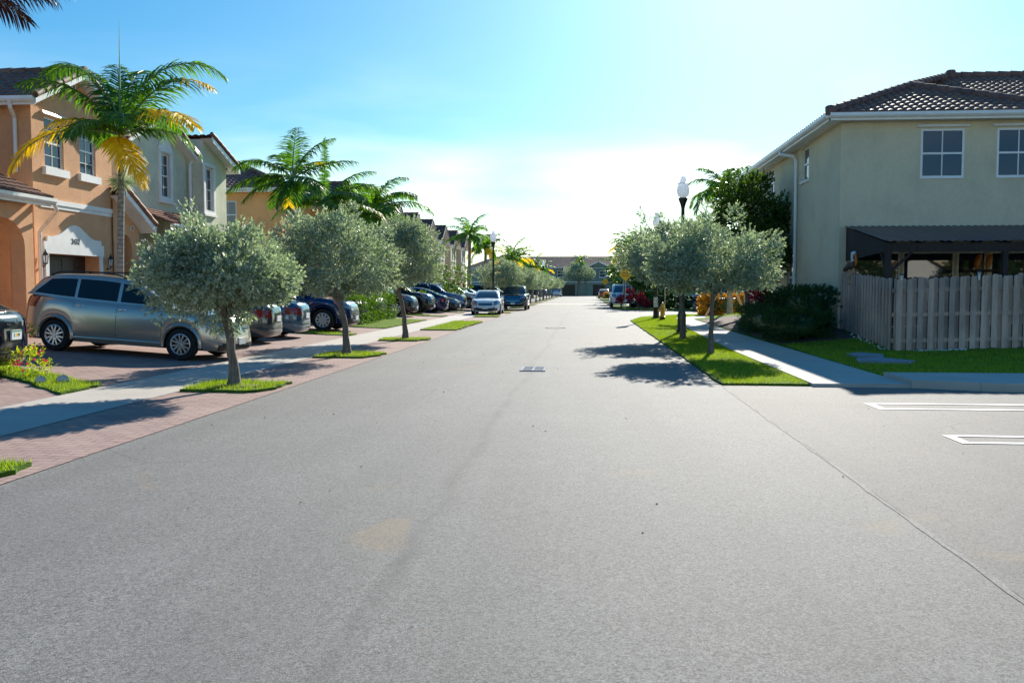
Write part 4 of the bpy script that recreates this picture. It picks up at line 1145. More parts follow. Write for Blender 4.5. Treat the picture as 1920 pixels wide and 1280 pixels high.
for k, (u0, u1, v0, v1) in enumerate(fh):
    window(H, (hx + u0, hy, zb + v0), XP, -YP, u1 - u0, v1 - v0, .05 if k < 2 else .09, 2 if k < 2 else 1, 2 if k < 2 else 1, .055, k < 2, (.0, .03, .03) if k < 2 else None, k < 2, 'glassblue' if k < 2 else 'glass', .03)
for u0, u1, v0, v1 in sh:
    window(H, (hx, hy + u0, zb + v0), YP, -XP, u1 - u0, v1 - v0, .10, 2 if v1 < 4 else 1, 2, .06, True, (.06, .08, .07) if v1 > 4 else None, v1 > 4, 'glass', .03)
ex, ey, zr, pt = 6.9, 26.68, 6.52, .4167
k = 3.32; ap = (ex + k, ey + k, zr + pt * k); ym = ey + .9; kk = 5.75; rp = (ex + kk, ym + kk, zr + pt * kk); far = ym + 2 * kk + 4.3
tile_roof('roof_tiles', [(ex, ey, zr), (ex + 2 * k, ey, zr), ap], 'tile', H)
tile_roof('roof_tiles', [(ex, 43.1, zr), (ex, ey, zr), ap, rp, (ex + kk, 43.1 - kk, rp[2])], 'tile', H)
tile_roof('roof_tiles', [(ex + 2 * k, ym, zr), (26, ym, zr), (26, rp[1], rp[2]), rp, (ap[0], ym + k, ap[2])], 'tile', H)
tile_roof('roof_tiles', [(ex + 2 * k, ym, zr), (ex + 2 * k, ey, zr), ap, (ap[0], ym + k, ap[2])], 'tile', H)
tile_roof('roof_tiles', [(26, 43.1, zr), (ex, 43.1, zr), (ex + kk, 43.1 - kk, rp[2]), (26, 43.1 - kk, rp[2])], 'tile', H, sub=3)
r = MB(); up = .06
def rr(a, b, R_=.125): ridge(r, (a[0], a[1], a[2] + up), (b[0], b[1], b[2] + up), R_)
rr((ex, ey, zr), ap); rr((ex + 2 * k, ey, zr), ap); rr(ap, rp); rr(rp, (26, rp[1], rp[2])); rr((ex, 43.1, zr), (ex + kk, 43.1 - kk, rp[2])); rr((rp[0], rp[1], rp[2]), (ex + kk, 43.1 - kk, rp[2]))
r.lathe([(.001, .0), (.14, .0), (.15, .22), (.12, .26), (.001, .30)], 10, (ex + .03, ey + .03, zr - .06)); r.lathe([(.16, -.1), (.17, .25), (.14, .3), (.001, .33)], 10, (rp[0], rp[1] - .2, rp[2] - .1))
r.build('ridge_tiles', M['tile'], H, 60)
t = MB(); gutter(t, (ex, ey, zr - .01), (ex + 2 * k, ey, zr - .01), -YP); gutter(t, (ex, ey, zr - .01), (ex, 43.1, zr - .01), -XP); gutter(t, (ex + 2 * k, ym, zr - .01), (26, ym, zr - .01), -YP)
t.quad((ex + .01, ey + .01, zr - .17), (26, ey + .01, zr - .17), (26, hy + .02, zr - .17), (ex + .01, hy + .02, zr - .17)); t.quad((ex + .01, ey + .01, zr - .172), (hx + .02, ey + .01, zr - .172), (hx + .02, 43.1, zr - .172), (ex + .01, 43.1, zr - .172))
t.build('eave_gutter', M['whitemetal'], H)
t = MB(); t.tube([(ex - .06, 33.0, zr - .14), (ex - .04, 32.9, zr - .26), (hx - .15, 32.42, zr - .40), (hx - .07, 32.38, zr - .55), (hx - .07, 32.38, .35)], .055, 8); t.build('downpipe', M['whitemetal'], H)
finish(H, (hx, hy, .36))

# ---- patio cover
H = empty('patio_cover', label='dark lean-to patio roof on timber posts against the tan house wall', cat='patio cover')
x0, x1, y0, y1, za, zc = 7.5, 16.0, 23.55, 27.08, 2.74, 3.34
G = [[], []]
for i in range(int((x1 - x0) / .0475) + 1):
    x = x0 + .0475 * i; h = (.024, .024, -.002, -.002)[i % 4]
    G[0].append((x, y0 - .08, za - .014 + h)); G[1].append((x, y1, zc + h))
MB().grid(G).build('roof_sheet', M['metalroof'], H)
b = MB(); b.box(x0 + .05, x1, y0, y0 + .09, za - .27, za - .045); b.box(x0 + .05, x0 + .14, y0 + .09, y1, za - .28, za - .07)
for i in range(12): x = x0 + .3 + .7 * i; b.bar((x, y0 + .1, za - .06), (x, y1, zc - .07), .05, .10)
b.build('beam', M['darkwood'], H)
e = MB(); e.poly([(x0 + .04, y0 + .02, za - .26), (x0 + .04, y1, za - .40), (x0 + .04, y1, zc - .02), (x0 + .04, y0 + .02, za - .03)]); e.build('gable_end', M['darkwood'], H)
for x in (7.62, 10.45, 13.3): MB().box(x - .065, x + .065, y0 + .01, y0 + .14, .0, za - .27).build('post', M['darkwood'], H)
for x in (7.62,):
    for s in (1,): MB().bar((x + s * .06, y0 + .07, za - .78), (x + s * .58, y0 + .07, za - .28), .07, .05).build('brace', M['darkwood'], H)
MB().bar((7.62, y0 + .12, za - .80), (7.62, y0 + .62, za - .26), .05, .07).build('brace', M['darkwood'], H)
finish(H, (7.62, 23.6, .05))

# ---- house across the far end
H = empty('end_town_house', label='long grey green town house closing the far end of the street', cat='house')
Y = 200.; w = MB(); holes = []
wins = [-22, -19.5, -13.9, -11.6, -6.0, -3.6, 1.0, 3.2, 8.2, 10.6, 15.5, 18]
gar = [-21, -11.5, -3.5, 3.2, 12, 18]
for x in wins: holes.append((x + 26, x + 26 + 1.3, 4.0, 5.5))
for x in gar: holes.append((x + 26 - 1.4, x + 26 + 1.4, 0, 2.4))
wallp(w, (-26, Y, 0), XP, 50, 6.1, holes, -YP, .2)
for gx in (-11.6, 3.0, 17):
    w.poly([(gx - 2.6, Y - .4, 6.1), (gx + 2.6, Y - .4, 6.1), (gx, Y - .4, 7.3)]); 
    hh = [(x - gx + 2.6, x - gx + 3.9, 4.0, 5.5) for x in wins if gx - 2.6 < x and x + 1.3 < gx + 2.6] + [(x - gx + 1.2, x - gx + 4.0, 0, 2.4) for x in gar if gx - 1.2 < x < gx + 1.2]
    wallp(w, (gx - 2.6, Y - .4, 0), XP, 5.2, 6.1, hh, -YP, .2)
    for s in (-2.6, 2.6): w.quad((gx + s, Y - .4, 0), (gx + s, Y, 0), (gx + s, Y, 6.1), (gx + s, Y - .4, 6.1))
w.build('wall', M['grey'], H)
for x in wins: 
    f = any(g - 2.6 < x and x + 1.3 < g + 2.6 for g in (-11.6, 3.0, 17))
    window(H, (x, Y - (.4 if f else 0), 4.0), XP, -YP, 1.3, 1.5, .05, 2, 2, .1, True, (.1, .15, .1), False)
for x in gar: MB().box(x - 1.4, x + 1.4, Y + .02, Y + .15, 0, 2.4).build('garage_door', M['garage'], H)
tile_roof('roof_tiles', [(-26.6, Y - .6, 6.15), (24.6, Y - .6, 6.15), (20, Y + 5, 8.75), (-20, Y + 5, 8.75)], 'tile', H, sub=2, tw=.6, ch=.6)
for gx in (-11.6, 3.0, 17):
    for s in (-1, 1): tile_roof('gable_roof', [(gx + s * 3.0, Y - .75, 6.05), (gx + s * 3.0, Y + 3, 6.05), (gx, Y + 3, 7.45), (gx, Y - .75, 7.45)], 'tile', H, sub=2, tw=.6, ch=.6)
t = MB(); t.box(-26.6, 24.6, Y - .72, Y - .6, 5.95, 6.12); t.box(-26, 24, Y - .08, Y, 2.9, 3.1)
for gx in (-11.6, 3.0, 17):
    for s in (-1, 1): t.bar((gx + s * 3.0, Y - .8, 5.98), (gx, Y - .8, 7.40), .06, .2)
    t.box(gx - 2.65, gx + 2.65, Y - .46, Y - .39, 2.9, 3.1)
t.build('fascia', M['whitemetal'], H)
t = MB(); t.add([(5.2, Y - 1.6, 3.3), (9.2, Y - 1.6, 3.3), (9.2, Y, 3.9), (5.2, Y, 3.9), (5.2, Y - 1.6, 3.1), (9.2, Y - 1.6, 3.1)], [(0, 1, 2, 3), (0, 1, 5, 4)]); t.add([(-9, Y - 1.6, 3.3), (-5, Y - 1.6, 3.3), (-5, Y, 3.9), (-9, Y, 3.9), (-9, Y - 1.6, 3.1), (-5, Y - 1.6, 3.1)], [(0, 1, 2, 3), (0, 1, 5, 4)]); t.build('porch_roof', M['tile'], H)
finish(H, (0, Y, 0))

# ---- house across the parking lot that the glass mirrors
H = empty('white_house', label='house across the parking lot with a white gable, seen mirrored in the glass', cat='house')
w = MB(); wallp(w, (23.3, -16, 0), XP, 3.4, 3.1, [], YP); w.poly([(23.3, -16, 3.1), (26.7, -16, 3.1), (25, -16, 4.1)]); w.quad((23.3, -16, 0), (23.3, -19, 0), (23.3, -19, 3.1), (23.3, -16, 3.1)); w.quad((26.7, -16, 0), (26.7, -19, 0), (26.7, -19, 3.1), (26.7, -16, 3.1))
w.build('gable_wall', M['white'], H)
w = MB(); wallp(w, (15, -19, 0), XP, 26, 6.3, [(13, 14.5, 4, 5.4), (3, 4.5, 4, 5.4), (20, 21.5, 4, 5.4)], YP); w.build('wall', M['tan'], H)
for x in (28, 18, 35): window(H, (x, -19, 4), XP, YP, 1.5, 1.4)
for s_ in (-1, 1): tile_roof('gable_roof', [(25 + s_ * 2.1, -15.7, 2.85), (25 + s_ * 2.1, -19, 2.85), (25, -19, 4.15), (25, -15.7, 4.15)], 'tile', H, sub=3, tw=.4, ch=.45)
tile_roof('roof_tiles', [(14.4, -18.5, 6.2), (41.6, -18.5, 6.2), (33, -27, 10.4), (23, -27, 10.4)], 'tile', H, sub=3, tw=.4, ch=.45)
finish(H, (25, -16, 0))
# ------------------------------------------------------------------ ground
def ragged(poly, seed, amp=.045, step=.16):
    r = random.Random(seed); out = []; n = len(poly)
    for i in range(n):
        a, b = poly[i], poly[(i + 1) % n]; L = math.hypot(b[0] - a[0], b[1] - a[1]); k = max(1, min(60, int(L / step)))
        for q in range(k): out.append((a[0] + (b[0] - a[0]) * q / k + r.uniform(-amp, amp), a[1] + (b[1] - a[1]) * q / k + r.uniform(-amp, amp)))
    return out
sheet('ground', [(-900, -300), (900, -300), (900, 1500), (-900, 1500)], -.03, 'turf')
sheet('road', [(-4.6, -60), (2.2, -60), (2.2, 44), (2.9, 49), (5.2, 53.5), (9, 55.5), (60, 55.5), (60, 64), (7, 64.2), (4, 65.5), (2.4, 68.5), (2.2, 72), (2.2, 192), (-4.6, 192)], 0, 'asphalt')
sheet('cross_street', [(-60, 192.004), (60, 192.004), (60, 199.5), (-60, 199.5)], .0, 'asphalt')
sheet('parking_lot', [(2.19, -60), (60, -60), (60, 14.05), (6.2, 14.05), (5.1, 14.5), (2.2, 14.72)], .002, 'asphalt_lot')
# pale worn edge where the two asphalt layers meet
j = sheet('asphalt_joint', ragged([(2.165, 2), (2.20, 2), (2.20, 14.7), (2.17, 14.7)], 5, .012, .12), .0035, 'asphalt_joint')
sheet('paver_apron', [(-6.1, -20), (-4.6, -20), (-4.6, 190), (-6.1, 190)], .006, 'pavers')
sheet('pavement', [(-7.55, -20), (-6.08, -20), (-6.08, 190), (-7.55, 190)], .012, 'concrete')
sheet('paver_drive', [(-22, -20), (-7.53, -20), (-7.53, 190), (-22, 190)], .008, 'pavers', dens=1.2)
# right hand side
R_walk = [(3.6, 14.6), (5.1, 14.6), (5.1, 24), (5.14, 33), (5.3, 40), (5.9, 46), (7.6, 50), (12, 51.8), (40, 52), (40, 53.5), (11, 53.3), (6.6, 51.5), (4.7, 47), (4.05, 39), (3.75, 29), (3.6, 22)]
sheet('pavement_right', R_walk, .055, 'concrete', thick=.1)
sheet('pavement_lot', [(5.1, 14.55), (6.3, 14.1), (60, 14.1), (60, 15.9), (5.1, 15.9)], .125, 'concrete_x', thick=.2)
k = MB(); k.quad((4.9, 14.62, .057), (5.1, 14.62, .057), (5.1, 15.9, .06), (5.1, 15.9, .06)); 
verge = [(2.2, 14.75), (3.6, 14.75), (3.6, 22), (3.75, 29), (4.05, 39), (4.7, 47), (6.6, 51.5), (11, 53.3), (40, 53.5), (40, 55.3), (9, 55.3), (5.3, 53.2), (3.0, 48.8), (2.2, 43.5)]
sheet('verge', ragged(verge, 77, .025, .3), .035, 'turf', thick=.06)
sheet('lawn', [(5.1, 15.9), (60, 15.9), (60, 52.5), (5.1, 52.5)], .03, 'turf', dens=.9)
sheet('planting_bed', [(5.3, 24.8), (7.35, 24.8), (7.35, 42), (5.6, 42), (5.35, 33)], .045, 'mulch', dens=.7)
sheet('kerb_island', [(2.4, 68.6), (4.0, 65.7), (7, 64.4), (40, 64.2), (40, 66.2), (5, 66.2), (4.2, 70), (2.4, 72)], .05, 'turf', thick=.08)
sheet('side_pavement', [(5, 66.2), (40, 66.2), (40, 67.6), (5.4, 67.6)], .04, 'concrete_x')
sheet('right_verge', [(2.2, 72), (4.0, 72), (4.0, 190), (2.2, 190)], .035, 'turf')
sheet('right_pavement', [(4.0, 70), (5.4, 70), (5.4, 190), (4.0, 190)], .02, 'concrete')
# speed table: pale raised strip across the road
mb = MB(); mb.grid([[(-4.55, y, z), (2.15, y, z)] for y, z in ((87, .004), (88, .06), (89, .085), (90, .06), (91, .004))]); mb.build('speed_hump', M['concrete_x'])['kind'] = 'structure'
# grass islands between the drives (tree pits, strips)
isl = []
def island(poly, dens, name='grass_island', seed=1, h=.06):
    poly = ragged(poly, seed)
    mb = MB(); n = len(poly)
    mb.poly([(x, y, float(gz(x, y)) + .045) for x, y in poly])
    for i in range(n):
        a, b = poly[i], poly[(i + 1) % n]; za, zb = float(gz(*a)), float(gz(*b)); mb.quad((*a, za + .045), (*b, zb + .045), (*b, zb - .02), (*a, za - .02))
    mb.build(name, M['turf'])['kind'] = 'structure'
    grass_area('grass', poly, dens, seed, h, .008, .05)
def oval(cx, cy, rx, ry, n=16, seed=0):
    r = random.Random(seed); return [(cx + rx * math.cos(2 * PI * k / n) * r.uniform(.88, 1.1), cy + ry * math.sin(2 * PI * k / n) * r.uniform(.88, 1.1)) for k in range(n)]
TREES_L = [(-5.45, 13.7), (-5.43, 20.4), (-5.36, 26.85)]
island([(-6.05, 13.1), (-4.95, 13.0), (-4.72, 13.5), (-4.72, 14.3), (-6.05, 14.4)], 1900, seed=11)
island([(-6.05, 19.75), (-4.85, 19.7), (-4.68, 20.3), (-4.68, 21.1), (-6.05, 21.2)], 1500, seed=12)
island([(-6.05, 26.3), (-4.9, 26.2), (-4.68, 26.8), (-4.70, 27.5), (-6.05, 27.4)], 1100, seed=13)
island([(-6.05, 33.2), (-4.70, 33.0), (-4.68, 41.5), (-6.05, 42.2)], 600, seed=14)
island([(-7.6, 12.55), (-7.6, 13.75), (-8.6, 14.4), (-10.6, 15.6), (-11.2, 15.3), (-8.9, 13.7)], 1900, seed=15)
island([(-11, 29.0), (-7.65, 28.9), (-7.65, 30.0), (-11, 30.1)], 700, seed=16)
island([(-14, 34.5), (-7.65, 34.3), (-7.65, 43.5), (-14, 43.6)], 350, seed=17)
island([(-6.1, 6.6), (-4.75, 6.6), (-4.75, 7.42), (-6.1, 7.5)], 2200, seed=18)
for q, (y0, y1) in enumerate(((48.6, 50.5), (56.5, 57.8), (62, 64), (72, 76), (84, 88), (96, 99), (110, 116), (124, 128), (138, 144), (156, 162))):
    island([(-6.0, y0), (-4.7, y0 - .1), (-4.7, y1), (-6.0, y1 + .2)], 220 if y0 < 70 else 60, seed=30 + q, h=.07)
    island([(-12, y0), (-7.65, y0), (-7.65, y1 - .4), (-12, y1 - .3)], 120 if y0 < 70 else 30, seed=50 + q, h=.07)
grass_area('grass', [(2.24, 14.72), (3.58, 14.72), (3.58, 22), (3.72, 29), (2.2, 29)], 2600, 1, .05, .0065, .035)
grass_area('grass', [(2.2, 29), (3.72, 29), (4.05, 39), (4.7, 47), (6.6, 51.5), (11, 53.3), (9, 55.3), (5.3, 53.2), (3.0, 48.8), (2.2, 43.5)], 1100, 2, .055, .009, .035)
grass_area('grass', [(5.12, 15.95), (13, 15.95), (13, 22.5), (7.5, 22.5), (7.3, 24.8), (5.3, 24.8)], 1500, 3, .055, .0075, .03)
grass_area('grass', [(2.4, 68.6), (4.0, 65.7), (7, 64.4), (20, 64.2), (20, 66.2), (5, 66.2), (4.2, 70), (2.4, 72)], 250, 4, .07, .012, .05)
grass_area('grass', [(5.9, 43), (12, 43), (12, 51), (8, 50), (6, 46)], 400, 5, .06, .01, .03)

# parking bay markings
for q, (ya, yb) in enumerate(((11.95, 12.49), (9.36, 9.79))):
    m = MB(); x0 = 3.77; w = .085
    m.poly([(x0, yb + w / 2, .009), (x0 + w * 1.2, yb + w / 2 - w, .009), (20, yb + w / 2 - w, .009), (20, yb + w / 2, .009)])
    m.poly([(x0, ya - w / 2, .009), (20, ya - w / 2, .009), (20, ya + w / 2, .009), (x0 + w * 1.2, ya + w / 2, .009)])
    m.quad((x0, ya - w / 2, .0087), (x0 + w * 1.2, ya + w / 2, .0087), (x0 + w * 1.2, yb - w / 2, .0087), (x0, yb + w / 2, .0087))
    m.build('bay_marking', M['line'])['kind'] = 'structure'
# catch basin grate
g = empty('drain_grate', (-.97, 17.35, .006), 0, 'square grey steel drain grate set in the middle of the asphalt', 'drain')
m = MB(); m.box(-.24, .24, -.44, -.38, 0, .014); m.box(-.24, .24, .38, .44, 0, .014); m.box(-.24, -.19, -.38, .38, 0, .014); m.box(.19, .24, -.38, .38, 0, .014); m.box(-.02, .02, -.38, .38, 0, .013); m.build('frame', simple('grate frame', (.42, .425, .43), 1., spec=.05, var=.2), g)
m = MB(); 
for k in range(13): m.box(-.19, -.02, -.36 + .058 * k, -.33 + .058 * k, 0, .010); m.box(.02, .19, -.36 + .058 * k, -.33 + .058 * k, 0, .010)
m.build('bars', simple('grate bars', (.30, .32, .35), .9, spec=.1, var=.2), g); MB().box(-.2, .2, -.4, .4, -.001, .002).build('pit', M['black'], g)
def manhole(x, y, lab):
    g = empty('manhole_cover', (x, y, .004), 0, lab, 'manhole'); m = MB(); m.lathe([(.001, .008), (.30, .008), (.31, .002)], 24); m.build('lid', simple('iron', (.07, .068, .065), .7, bmp=.6, bscale=30), g); m = MB(); m.lathe([(.31, .0), (.33, .012), (.40, .012), (.41, 0)], 24); m.build('rim', M['asphalt_lot'], g)
manhole(-1.13, 35.7, 'round iron manhole cover in the middle of the road')
# bare soil round the trunks
for q, (x, y) in enumerate(TREES_L + [(2.95, 21.5), (2.97, 27.8)]):
    p = ragged(oval(x + .1, y - .05, .36, .25, 10, q), q, .04, .08); mb = MB(); mb.poly([(a, b, .056 if x < 0 else .042) for a, b in p]); mb.build('soil_patch', M['soil'])['kind'] = 'structure'
# small debris on the asphalt
rnd = random.Random(4); m = MB()
for k in range(40):
    x, y = rnd.uniform(-4.4, 6), rnd.uniform(5, 22)
    if x > 2.2 and y > 14: continue
    s = rnd.uniform(.004, .011); m.lathe([(.001, s * .6), (s, s * .2), (s * .9, 0)], 5, (x, y, .003))
d = m.build('gravel', M['mulch']); d['kind'] = 'stuff'
n = 60; rg = np.random.default_rng(8); P = np.stack([rg.uniform(-4.6, 2.2, n), rg.uniform(6, 30, n), np.full(n, .008)], 1); dd = rg_dirs = rng_dirs(rg, n); dd[:, 2] = .08; dd /= np.linalg.norm(dd, axis=1, keepdims=True)
o = np_mesh('fallen_leaves', leaf_quads(P, dd, rg.uniform(.02, .045, n), rg.uniform(.01, .02, n), rg), 4, leafmat('dry leaves', (.12, .07, .03), (.34, .24, .12), .1, .8)); o['kind'] = 'stuff'

# ------------------------------------------------------------------ trees
BW = dict(mat='bw', cat='tree')
GL = 'silver buttonwood trees along the left side'; GR = 'silver buttonwood trees on the right verge'
tree('buttonwood_tree', 'silver green buttonwood nearest on the left, in front of the silver crossover', loc=(-5.45, 13.7, .04), seed=5, trunk_h=1.25, crown_c=1.74, rx=.98, ry=1.05, rz=.52, tr=.078, lean=(-.16, 0), group=GL, nl=105, lr=0.232, ns=46, shell=(.5, 1.06), L=0.058, W=0.033, limbs=12, extra=[(.0, 0, -.55, .4), (.15, -.2, -.42, .3), (-.75, -.2, -.5, .25), (-.5, 0, .68, .14), (-.5, 0, .86, .09), (-.5, 0, .98, .05), (.3, .1, .62, .14)], **BW)
tree('buttonwood_tree', 'silver green buttonwood second on the left, before the navy blue parked car', loc=(-5.43, 20.4, .04), seed=9, trunk_h=1.45, crown_c=2.12, rx=1.28, ry=1.3, rz=.98, tr=.078, lean=(-.22, 0), group=GL, nl=105, lr=0.258, ns=43, shell=(.5, 1.06), L=0.063, W=0.035, limbs=12, extra=[(-.9, 0, .9, .2), (.3, 0, 1.05, .22)], **BW)
tree('buttonwood_tree', 'silver green buttonwood third on the left, beside the clipped green hedge', loc=(-5.36, 26.85, .04), seed=14, trunk_h=1.5, crown_c=2.40, rx=1.25, ry=1.25, rz=.98, tr=.078, lean=(-.2, .0), group=GL, nl=105, lr=0.258, ns=40, shell=(.5, 1.06), L=0.065, W=0.036, limbs=10, extra=[(.2, 0, 1.0, .2)], **BW)
tR = tree('buttonwood_tree', 'silver green buttonwood nearest on the right verge with a straight grey trunk', loc=(2.95, 21.5, .04), seed=21, trunk_h=1.55, crown_c=2.12, rx=1.28, ry=1.3, rz=.86, tr=.062, lean=(.05, 0), group=GR, nl=105, lr=0.258, ns=46, shell=(.5, 1.06), L=0.063, W=0.034, limbs=12, extra=[(-.15, 0, 1.0, .16), (-.15, 0, 1.22, .10), (.45, 0, 1.02, .16), (.5, .1, 1.2, .1), (1.3, 0, .45, .25), (-1.35, 0, .35, .25)], **BW)
tree('buttonwood_tree', 'silver green buttonwood on the right verge beside the tall near lamp post', loc=(2.97, 27.8, .04), seed=27, trunk_h=1.7, crown_c=2.40, rx=1.35, ry=1.35, rz=.95, tr=.075, lean=(-.12, 0), group=GR, nl=105, lr=0.275, ns=43, shell=(.5, 1.06), L=0.067, W=0.037, limbs=12, extra=[(-1.25, 0, .75, .22), (-1.05, 0, 1.15, .13), (-1.15, 0, 1.35, .08), (-.6, 0, 1.15, .12), (-1.5, 0, .2, .35), (-1.65, .1, -.1, .25)], **BW)
src = tree('buttonwood_tree', 'silver green buttonwood behind the parked dark sport utility car, with a broad dense crown', loc=(-5.8, 67, .04), seed=33, trunk_h=1.7, crown_c=2.5, rx=1.75, ry=1.6, rz=1.05, tr=.08, lean=(-.3, 0), group=GL, nl=85, lr=.40, ns=24, nleaf=8, slen=.2, L=.095, W=.055, limbs=9, **BW)
for q, (x, y, s, rz) in enumerate(((-5.5, 76, .95, 1), (-5.6, 85, .92, 2.2), (-5.6, 94, .95, 3.3), (-5.5, 103, .93, 4.1), (-5.5, 112, .92, 5.0), (-5.5, 121, .92, 5.6), (-5.5, 131, .95, .5), (-5.5, 141, .95, 1.7), (-5.5, 152, .95, 2.9))):
    c = copy_tree(src); c.location = (x, y, .04); c.scale = (s, s, s); c.rotation_euler = (0, 0, rz)
    c['label'] = '%s buttonwood after the one behind the parked dark sport utility car, left row' % ('first', 'second', 'third', 'fourth', 'fifth', 'sixth', 'seventh', 'eighth', 'ninth')[q]
c = copy_tree(src); c.location = (-1.5, 193.5, 0); c.scale = (1.9, 1.9, 1.9); c.rotation_euler = (0, 0, 2); c['label'] = 'wide round crowned tree in front of the long house at the street end'; del c['group']

# dark broadleaf tree by the right house
tree('broadleaf_tree', 'dense dark green broadleaf tree against the side wall of the tan house', 'tree', (6.0, 33.9, .15), 41, 1.9, 3.45, 1.45, 1.6, 1.85, 'darkleaf', tr=.11, lean=(-.15, 0), nl=100, lr=.42, ns=28, nleaf=9, slen=.22, L=.12, W=.065, limbs=10, extra=[(-.5, 0, 1.7, .42), (.45, 0, 1.75, .4), (1.0, 0, .6, .45), (1.15, -.6, -.9, .45), (.8, -.3, -1.5, .4)])
# trees along the far right side
FR = 'trees beyond the side street on the right'
for q, (x, y, h, r, mat, lab, sd) in enumerate((
        (6.3, 74, 5.6, 2.4, 'darkleaf', 'dark green spreading tree behind the white pickup', 61), (9.2, 71, 4.6, 2.3, 'darkleaf', 'dark low tree between the cordylines and the yellow croton hedge', 62),
        (4.9, 80, 5.6, 2.3, 'darkleaf', 'deep green tree behind the near speed hump sign', 63), (5.8, 104, 6.2, 2.6, 'darkleaf', 'green tree beside the far speed hump sign', 64),
        (13, 76, 6, 3.2, 'darkleaf', 'dark tree behind the blue parked car', 65), (6.2, 124, 6.5, 2.8, 'darkleaf', 'dark tree beyond the red parked car', 66))):
    tree('broadleaf_tree', lab, 'tree', (x, y, 0), sd, h * .35, h * .58, r, r, h * .42, mat, tr=.13, nl=70, lr=r * .30, ns=24, nleaf=8, slen=.3, L=.17, W=.095, limbs=7, group=FR)
tree('broadleaf_tree', 'small dark shrubby tree beside the parked cars under the cream houses', 'tree', (-10.2, 66, .1), 71, .5, 1.9, 1.9, 1.7, 1.5, 'midleaf', tr=.08, nl=50, lr=.5, ns=14, nleaf=8, slen=.25, L=.13, W=.07, limbs=5)
tree('broadleaf_tree', 'dark green tree behind the hedge row at the third buttonwood', 'tree', (-11.2, 47, .2), 72, 1.2, 2.4, 1.6, 1.6, 1.2, 'darkleaf', tr=.08, nl=45, lr=.45, ns=14, nleaf=8, slen=.22, L=.12, W=.06, limbs=5)

ob = tree('broadleaf_tree', 'dark tree across the parking lot, first of those mirrored in the patio glass', 'tree', (20.2, -14.5, 0), 69, 1.6, 2.5, 2.2, 2.0, 1.9, 'darkleaf', tr=.14, nl=70, lr=.62, ns=20, nleaf=8, slen=.3, L=.16, W=.09, limbs=7, group='trees across the parking lot')
for q, (x, y, w_) in enumerate(((28.6, -14.5, 'second'), (32.5, -15, 'third'), (36, -14.5, 'fourth'), (17, -14, 'fifth'))):
    c = copy_tree(ob); c.location = (x, y, 0); c.rotation_euler = (0, 0, q + 1.); c['label'] = 'dark tree across the parking lot, %s of those mirrored in the patio glass' % w_
# palms
P1 = [dict(az=22, elev=78, L=3.5, droop=128, y=1.3, ll=.85), dict(az=-12, elev=56, L=3.1, droop=100, y=.72, ll=.78, label='frond with a yellow tip'), dict(az=-30, elev=24, L=3.05, droop=72, y=.45, ll=.80, label='frond yellow over its outer half'),
      dict(az=-75, elev=-18, L=2.25, droop=62, y=.05, ll=.62, sweep=75, label='hanging fully yellow frond'), dict(az=188, elev=14, L=3.1, droop=95, y=.42, ll=.62, label='long drooping yellow frond'), dict(az=215, elev=30, L=1.9, droop=90, y=.45, ll=.55, label='frond with yellow leaflets'),
      dict(az=168, elev=80, L=3.2, droop=125, y=1.3, ll=.85), dict(az=200, elev=58, L=2.7, droop=90, y=1.3, ll=.8), dict(az=95, elev=76, L=2.7, droop=75, y=1.3, ll=.62), dict(az=70, elev=45, L=2.3, droop=95, y=1.3),
      dict(az=130, elev=35, L=2.3, droop=95, y=1.3), dict(az=-60, elev=32, L=1.9, droop=90, y=1.3), dict(az=255, elev=25, L=1.8, droop=100, y=1.3), dict(az=120, elev=82, L=2.3, droop=60, y=1.3), dict(az=20, elev=20, L=2.1, droop=95, y=1.3)]
palm('palm_tree', 'tall palm with yellowing fronds in front of the orange house', (-11.25, 21.2, .2), 5.1, P1, 3, .082, (.08, .1), .8, spear=2.75, flowers=True)
P2 = [dict(az=95, elev=80, L=2.3, droop=38, y=1.3, ll=.78), dict(az=30, elev=66, L=2.4, droop=60, y=1.3, ll=.78), dict(az=172, elev=42, L=2.7, droop=92, y=1.3, ll=.78), dict(az=185, elev=8, L=2.6, droop=55, y=1.3, ll=.78), dict(az=2, elev=28, L=2.6, droop=40, y=1.3, ll=.78),
      dict(az=-40, elev=5, L=2.1, droop=75, y=1.3, ll=.74), dict(az=215, elev=-10, L=2.2, droop=50, y=1.3, ll=.74), dict(az=250, elev=-30, L=1.6, droop=50, y=1.3, ll=.74), dict(az=60, elev=45, L=2.0, droop=60, y=.75), dict(az=130, elev=55, L=2.2, droop=70, y=1.3, ll=.74), dict(az=-80, elev=-35, L=1.5, droop=40, y=.8), dict(az=150, elev=20, L=2.2, droop=80, y=1.3, ll=.74)]
palm('palm_tree', 'tallest green palm, standing beyond the sage town house', (-11.15, 34, .2), 5.6, P2, 4, .11, (.05, .0), .9)
P3 = [dict(az=100, elev=82, L=3.0, droop=12, y=1.3, ll=.32, label='upright unopened frond'), dict(az=5, elev=38, L=3.0, droop=78, y=1.3, ll=.8), dict(az=20, elev=58, L=2.8, droop=70, y=1.3, ll=.8), dict(az=-30, elev=30, L=2.7, droop=90, y=1.3, ll=.8), dict(az=175, elev=42, L=2.6, droop=95, y=1.3, ll=.8), dict(az=200, elev=10, L=2.4, droop=75, y=1.3, ll=.8),
      dict(az=-60, elev=10, L=2.3, droop=80, y=1.3, ll=.8), dict(az=60, elev=48, L=2.6, droop=80, y=1.3, ll=.8), dict(az=140, elev=52, L=2.5, droop=80, y=1.3, ll=.8), dict(az=240, elev=20, L=2.2, droop=90, y=1.3, ll=.8), dict(az=-5, elev=8, L=2.9, droop=60, y=.85), dict(az=-110, elev=30, L=2.0, droop=90, y=1.3, ll=.8)]
